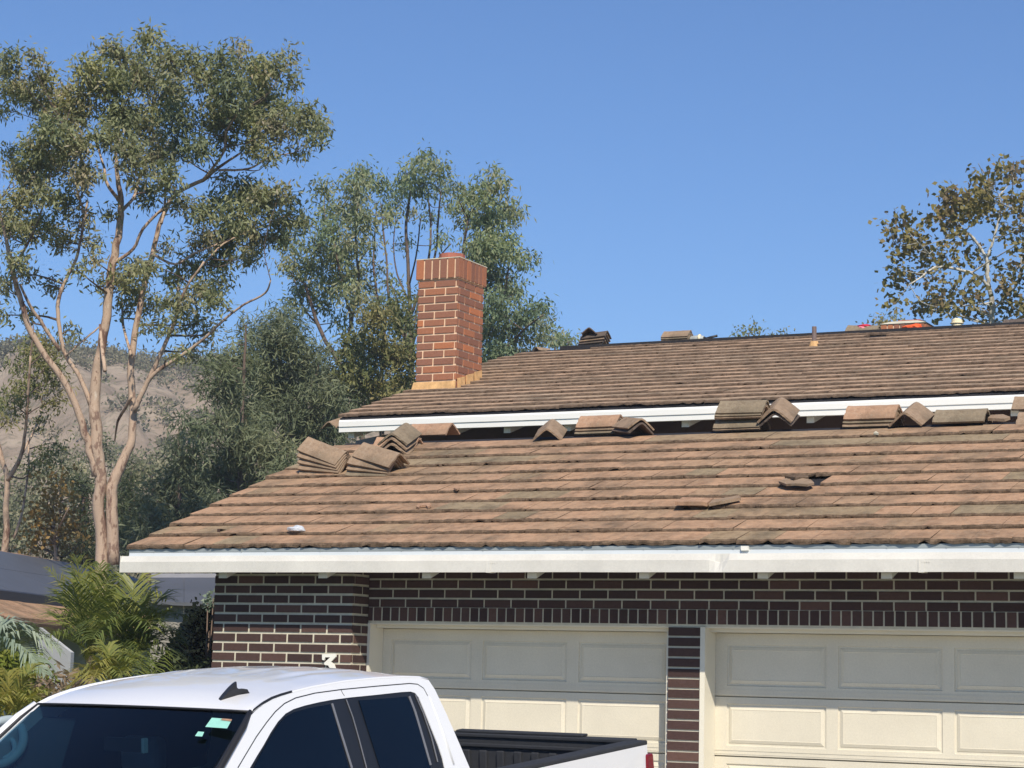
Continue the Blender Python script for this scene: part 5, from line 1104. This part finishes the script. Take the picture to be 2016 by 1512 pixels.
# ---- scrub on the hillside: one mass
def scrub():
    V, N, K = HILL; lr = np.random.default_rng(5); C = []; T_ = []; A = np.array(V[:N*K]).reshape(K, N, 3)
    for _ in range(9000):
        j = int(lr.integers(0, K-1)); i = int(lr.integers(10, N-60)); s = j/(K-1)
        band = 0.5+0.5*sin(i*0.23+j*1.3)
        p_ = 0.95 if (s > 0.72 or s < 0.38) else 0.12
        if s > 0.93: p_ = 0.5
        if lr.random() > p_*(0.4+0.6*band): continue
        u, v = lr.random(2); p = A[j, i]*(1-u)*(1-v)+A[j, i+1]*u*(1-v)+A[j+1, i]*(1-u)*v+A[j+1, i+1]*u*v
        r = lr.uniform(0.5, 1.5)*(1.0 if s > 0.5 else 1.5); t = lr.random()
        for _k in range(7): C.append(p+np.array([lr.normal()*r*0.7, lr.normal()*r*0.7, abs(lr.normal())*r*0.55+0.1])); T_.append(t)
    V2, F2, rr = leaves(C, T_, 9, (0.5, 0.5, 0.35), 0.45, 0.16, -0.3, lr)
    tag(mk('hillside_scrub', V2, F2, 'hill_shrub', rnd=rr), 'grey green scrub covering bands of the dry hillside', 'scrub', kind='stuff')
scrub()
# ------------------------------------------------------------------ neighbour's house
def neighbour():
    d = np.array([-sin(radians(19.8)), cos(radians(19.8)), 0.0]); out = np.array([cos(radians(19.8)), sin(radians(19.8)), 0.0])   # along the eave, and facing right
    E0 = atZ(0, 1219, 35.0); n = empty('neighbour_house', (E0[0], E0[1], 0), label='low neighbouring house at left, orange tiles under large grey roof panels', cat='house')
    eh = E0[2]; sl = 0.385
    def P(t, s, h=0.0): return E0+d*t-out*s+np.array([0, 0, s*sl+h])      # s metres up the slope
    t0, t1, ridge = -9.0, 19.0, 4.0
    b = B()
    def sheet(bb, ta, tb, sa, sb, h0, h1, m=0, r=0.5):
        q = [P(ta, sa, h0), P(tb, sa, h0), P(tb, sb, h0), P(ta, sb, h0)]; bb.hexa(q+[p+np.array([0, 0, h1-h0]) for p in q], m, r)
    k = 0
    while k*0.34 < ridge:
        t = t0-(0.2 if k % 2 else 0)
        while t < t1: sheet(b, t, t+0.39, k*0.34, k*0.34+0.42, 0.01+soft(0.003), 0.055+soft(0.004), 0, float(rng.random())*0.6); t += 0.4
        k += 1
    b.build('roof', 'tile_low', n)
    b = B(); q = [P(t0, ridge-0.05, 0.0), P(t1, ridge-0.05, 0.0)]
    w2 = lambda t, s: E0+d*t-out*(ridge+s)+np.array([0, 0, (ridge-s)*sl+0.04])
    b.add([P(t0, ridge, 0.05), P(t1, ridge, 0.05), w2(t1, 5), w2(t0, 5)], [[0, 1, 2, 3]]); b.build('rear_roof', 'tile_low', n)
    b = B(); b.tube([P(t, ridge, 0.05) for t in np.linspace(t0, t1, 40)], [0.11+0.015*(i % 2) for i in range(40)], 8); b.build('ridge_cap', 'ridge_red', n)
    for r_ in range(2):
        for c in range(7):
            b = B(); ta = t0+0.6+c*3.85; sa = 0.95+r_*1.42; sheet(b, ta, ta+3.83, sa, sa+1.40, 0.17, 0.21); b.build('roof_panel', 'solar', n)
    b = B(); sheet(b, t0+0.6, t0+0.6+26.9, 0.87, 0.949, 0.02, 0.215); b.build('panel_gap_shade', 'gap_shade', n)  # dark strip standing in for the shaded gap below the panels
    b = B(); sheet(b, t0, t1, -0.08, 0.02, -0.14, 0.005); b.build('fascia', 'bark_brown', n)
    b = B(); a = [P(t0+0.4, 0.9), P(t1-0.4, 0.9), P(t1-0.4, 8), P(t0+0.4, 8)]
    z = lambda p, h: np.array([p[0], p[1], h]); b.hexa([z(p, -0.1) for p in a]+[z(p, eh+0.18) for p in a]); b.build('wall', 'whitewall', n)
    b = B(); b.prism([z(P(t0+0.4, 0.9), eh-0.1), z(P(t0+0.4, 7.1), eh-0.1), z(P(t0+0.4, ridge), eh+ridge*sl-0.05)], (0, 0, 0), d*0.2); b.build('gable_wall', 'whitewall', n)
    for k in range(2):
        b = B(); xa, xb = (298, 362) if k == 0 else (362.5, 450)
        q = [atZ(xa, 1186-(0 if k else 3), 38.0), atZ(xb, 1186, 38.0), atZ(xb, 1137, 40.0), atZ(xa, 1137, 40.0)]; b.hexa([p-UPv*0.06 for p in q]+q); b.build('porch_panel', 'solar', n)
    b = B(); q = [atZ(298, 1137, 40.02), atZ(450, 1137, 40.02), atZ(450, 1129, 40.3), atZ(298, 1129, 40.3)]; b.hexa([p-UPv*0.06 for p in q]+q); b.build('porch_ridge', 'greyboard', n)
    b = B(); q0, q1 = atZ(300, 1190, 38.3), atZ(448, 1190, 38.3); b.hexa([z(q0, -0.1), z(q1, -0.1), z(q1+np.array([-.6, 1.6, 0]), -0.1), z(q0+np.array([-.6, 1.6, 0]), -0.1), q0, q1, q1+np.array([-.6, 1.6, 0.3]), q0+np.array([-.6, 1.6, 0.3])]); b.build('porch_wall', 'soffit', n)
    # white slab added in front, shaped like the sunlit patch of wall
    g = B(); A, C = atZ(76, 1262, 30), atZ(140, 1280, 31); A[2] = C[2] = 0
    zt = atZ(110, 1243, 30)[2]
    g.hexa([A, C, C+np.array([-.1, .2, 0]), A+np.array([-.1, .2, 0]), z(A, zt+0.05), z(C, zt-0.28), z(C, zt-0.28)+np.array([-.1, .2, 0]), z(A, zt+0.05)+np.array([-.1, .2, 0])])
    tag(g.build('sunlit_slab', 'whitewall'), 'white sloping topped slab behind the palms, standing in for a sunlit wall patch', 'wall')
M['bark_brown'] = plain('brown_fascia', (0.13, 0.085, 0.06), 0.8, 0.2, 0.2, 3)
neighbour()
# ------------------------------------------------------------------ palms and planting
def frond(b, base, tip, sag, nl, ll, lr, wd=0.010, vee=0.5, r=0.5, droop=0.25, side=None):
    base, tip = np.asarray(base, float), np.asarray(tip, float); K = 14
    mid = (base+tip)/2+np.array([0, 0, sag]); pts = []
    for i in range(K+1):
        t = i/K; pts.append((1-t)**2*base+2*t*(1-t)*mid+t*t*tip)
    st = B(); b.tube(pts, list(np.linspace(0.011, 0.003, K+1)), 5, 0, r, cap=False)
    for i in range(nl):
        t = 0.16+0.84*i/nl; f = t*K; j = min(K-1, int(f)); p = pts[j]+(pts[j+1]-pts[j])*(f-j); tg = pts[j+1]-pts[j]; tg /= np.linalg.norm(tg)
        s = np.cross(tg, (0, 0, 1.0)); s /= np.linalg.norm(s)+1e-9; up = np.cross(s, tg)
        L = ll*(sin(pi*min(1, 0.18+0.80*t))**0.7)*lr.uniform(0.85, 1.1)
        for sg in (-1, 1):
            dr = s*sg*0.70+tg*0.75+up*vee*0.45+lr.normal(size=3)*0.10; dr /= np.linalg.norm(dr)
            q1 = p+dr*L*0.5; q2 = p+dr*L+np.array([0, 0, -droop*L*lr.uniform(0.5, 1.4)])
            w_ = np.cross(dr, up)*wd*lr.uniform(0.8, 1.2)
            b.add([p-w_*0.5, q1-w_, q2, q1+w_, p+w_*0.5], [[0, 1, 2, 3, 4]], 0, float(np.clip(r+lr.normal()*0.15, 0, 1)))
def palm(label, cx, cy, Z, tips, seed, ll=0.42, mat='palm', sag=0.25, nl=26, group='palms left of the garage', stem=True, wd=0.0085, droop=0.35):
    lr = np.random.default_rng(seed); c = atZ(cx, cy, Z); root = empty('palm', (c[0], c[1], 0), label=label, cat='palm', group=group)
    b = B()
    b.tube([(c[0], c[1], -0.05), (c[0]+0.03, c[1], c[2]*0.5), c], [0.07, 0.055, 0.05], 10); b.build('trunk', 'bark_dark', root)
    for (x, y, dz, r) in tips:
        f = B(); frond(f, c+lr.normal(size=3)*0.03, atZ(x, y, Z+dz), sag*lr.uniform(0.6, 1.3)+0.12*abs(dz), nl, ll*lr.uniform(0.85, 1.1), lr, wd, 0.5, r, droop)
        f.build('frond', mat, root)
    return root
lr0 = np.random.default_rng(77)
palm('tallest palm of the clump, two upright yellow green fronds against the grey roof', 178, 1290, 23,
 [(95, 1120, 0.2, 0.75), (150, 1098, -0.1, 0.7), (198, 1108, 0.2, 0.35), (222, 1130, -0.3, 0.5), (120, 1165, 0.5, 0.6), (250, 1160, 0.2, 0.5), (280, 1200, -0.5, 0.6), (160, 1130, 0.6, 0.45), (210, 1165, -0.6, 0.5), (90, 1250, -0.6, 0.4), (110, 1215, 0.4, 0.35), (140, 1150, -0.7, 0.4), (190, 1140, 0.8, 0.4), (235, 1230, -0.9, 0.55)], 1, 0.50, sag=0.12)
palm('spreading palm of the clump arching right towards the brick wall', 250, 1310, 22,
 [(355, 1245, 0.4, 0.55), (372, 1215, 0.9, 0.5), (330, 1180, 0.6, 0.55), (300, 1165, 0.2, 0.6), (265, 1150, 0.3, 0.5), (340, 1290, -0.4, 0.25), (310, 1330, -0.8, 0.2), (215, 1190, -0.4, 0.5), (180, 1260, -0.8, 0.3), (200, 1225, -0.7, 0.35), (280, 1200, -0.6, 0.6), (365, 1270, 0.2, 0.3), (240, 1175, 0.9, 0.45), (330, 1215, -0.5, 0.5), (300, 1240, -0.9, 0.3), (270, 1345, -1.0, 0.25), (220, 1340, -1.0, 0.45)], 2, 0.46, sag=0.34)
palm('short golden palm in front of the clump, just above the truck roof', 215, 1345, 20.5,
 [(120, 1370, -0.3, 0.95), (150, 1330, -0.2, 0.9), (170, 1295, 0.1, 0.85), (205, 1280, 0.2, 0.7), (250, 1290, 0.1, 0.6), (285, 1310, 0.3, 0.4), (300, 1345, 0.1, 0.35), (265, 1300, -0.4, 0.55), (180, 1355, -0.7, 0.95), (240, 1330, -0.6, 0.6), (195, 1305, -0.4, 0.9)], 3, 0.26, sag=0.2, nl=26)
palm('pale blue green palm frond cluster reaching in from the left edge', -30, 1310, 20,
 [(60, 1240, 0.0, 0.9), (120, 1285, -0.2, 0.8), (20, 1225, 0.5, 0.7), (90, 1330, -0.5, 0.5), (-60, 1220, 0.2, 0.8)], 4, 0.36, 'palm_blue', sag=0.33, nl=34, wd=0.014, droop=0.45)
palm('low yellow green palm at the bottom left corner beside the truck', 20, 1420, 18.5,
 [(-30, 1330, 0.0, 0.85), (15, 1325, 0.1, 0.9), (60, 1335, 0.0, 0.8), (95, 1365, -0.1, 0.7), (110, 1400, -0.2, 0.6), (0, 1380, -0.5, 0.95), (60, 1375, -0.4, 0.8), (-40, 1390, -0.2, 0.7), (75, 1310, 0.4, 0.6), (35, 1350, 0.4, 0.7)], 5, 0.27, sag=0.16, nl=28)
def bush(name, label, cat, Z, blobs, mat, seed, dens=1.0, ln=0.07, wd=0.02, sig=0.07, n=16, group=None, droop=0.0, core=False):
    lr = np.random.default_rng(seed); mpp = Z/FPX; C = []; T_ = []; xs = []; st = B()
    g = atZ(blobs[0][0], blobs[0][1], Z); root = empty(name, (g[0], g[1], 0), label=label, cat=cat, group=group)
    for x, y, r in blobs:
        c = atZ(x, y, Z+lr.uniform(-0.3, 0.3)); m = max(4, int(r*r/40*dens)); t = lr.random(); xs.append(c)
        if not core or x == blobs[0][0]: st.tube([(g[0], g[1], -0.05), ((c[0]+g[0])/2, (c[1]+g[1])/2, c[2]*0.6), c], [min(0.03, blobs[0][2]*0.0015), 0.012, 0.006], 6)
        q = lr.normal(size=(m, 3)); q /= np.linalg.norm(q, axis=1, keepdims=True); q *= (lr.uniform(0.1, 1, (m, 1))**0.5)*r*mpp
        for p in q: C.append(c+p); T_.append(np.clip(t*0.5+lr.random()*0.5, 0, 1))
    st.build('stem', 'bark_dark', root, True)
    if core:
        for x, y, r in blobs:
            lump('dark_core', atZ(x, y, Z)-UPv*r*mpp*0.2, (r*mpp*0.85,)*3, mat, None, None, int(x+y), amp=0.3, parent=root)  # dark lumps added so the shaded hedge reads as solid black
    V, F, rr = leaves(C, T_, n, (sig,)*3, ln, wd, droop, lr); mk('foliage', V, F, mat, root, rnd=rr)
    return root
bush('shrub', 'bright yellow green leafy shrub under the pale fronds at the left edge', 'shrub', 21.5, [(20, 1300, 24), (50, 1310, 22), (5, 1330, 26), (70, 1345, 14), (95, 1340, 9), (45, 1340, 22), (20, 1365, 26), (60, 1370, 22), (-10, 1300, 20)], 'shrub_y', 1, 1.3)
bush('dry_shrub', 'brown dried leaves and stalks between the palms and the truck roof', 'shrub', 20.8, [(130, 1350, 16), (105, 1370, 16), (80, 1385, 16), (150, 1365, 12), (55, 1400, 16), (120, 1390, 16), (95, 1345, 10), (155, 1340, 8), (170, 1350, 10)], 'dry', 2, 0.9, 0.14, 0.014, 0.09, 12, droop=0.8)
bush('cypress', 'very dark tall hedge in shade against the left side of the brick wall', 'hedge', 24.5, [(404, 1215, 10), (400, 1225, 16), (390, 1245, 20), (405, 1255, 18), (380, 1265, 22), (400, 1280, 24), (372, 1290, 22), (350, 1305, 20), (390, 1310, 26), (365, 1320, 22), (335, 1325, 18), (410, 1300, 18), (345, 1340, 18), (395, 1340, 24), (425, 1250, 18), (425, 1300, 20), (430, 1215, 14), (320, 1345, 14), (440, 1330, 20)], 'hedge_shade', 3, 3.2, 0.07, 0.03, 0.07, 24, core=True)
bush('silver_plant', 'small silvery leaved sprig on top of the dark hedge beside the brick wall', 'plant', 24, [(414, 1183, 6), (420, 1178, 5), (409, 1188, 4)], 'palm_blue', 4, 1.5, 0.06, 0.015, 0.04, 9)
bush('ground_shrub', 'low grey brown shrub just over the truck roof beside the brick wall', 'shrub', 21.5, [(300, 1335, 14), (330, 1330, 14), (355, 1325, 14), (385, 1320, 14), (405, 1315, 12), (270, 1345, 12), (240, 1350, 12), (370, 1335, 14), (400, 1330, 14)], 'leaf_dark', 5, 1.2, 0.06, 0.018, 0.07, 12)

# ------------------------------------------------------------------ haze
def haze():
    m = bpy.data.materials.new('haze_air'); m.use_nodes = True; t = m.node_tree; t.nodes.remove(t.nodes['Principled BSDF'])
    v = t.nodes.new('ShaderNodeVolumePrincipled'); v.inputs['Color'].default_value = (0.80, 0.87, 1.0, 1); v.inputs['Density'].default_value = 0.0006; v.inputs['Anisotropy'].default_value = 0.0
    t.links.new(v.outputs[0], t.nodes['Material Output'].inputs['Volume']); M['haze'] = m
    b = B(); b.box((-520, -310, -3.2), (420, 720, 75)); tag(b.build('haze', 'haze'), 'faint pale haze softening the far trees and hillside', 'haze', kind='stuff')
haze()
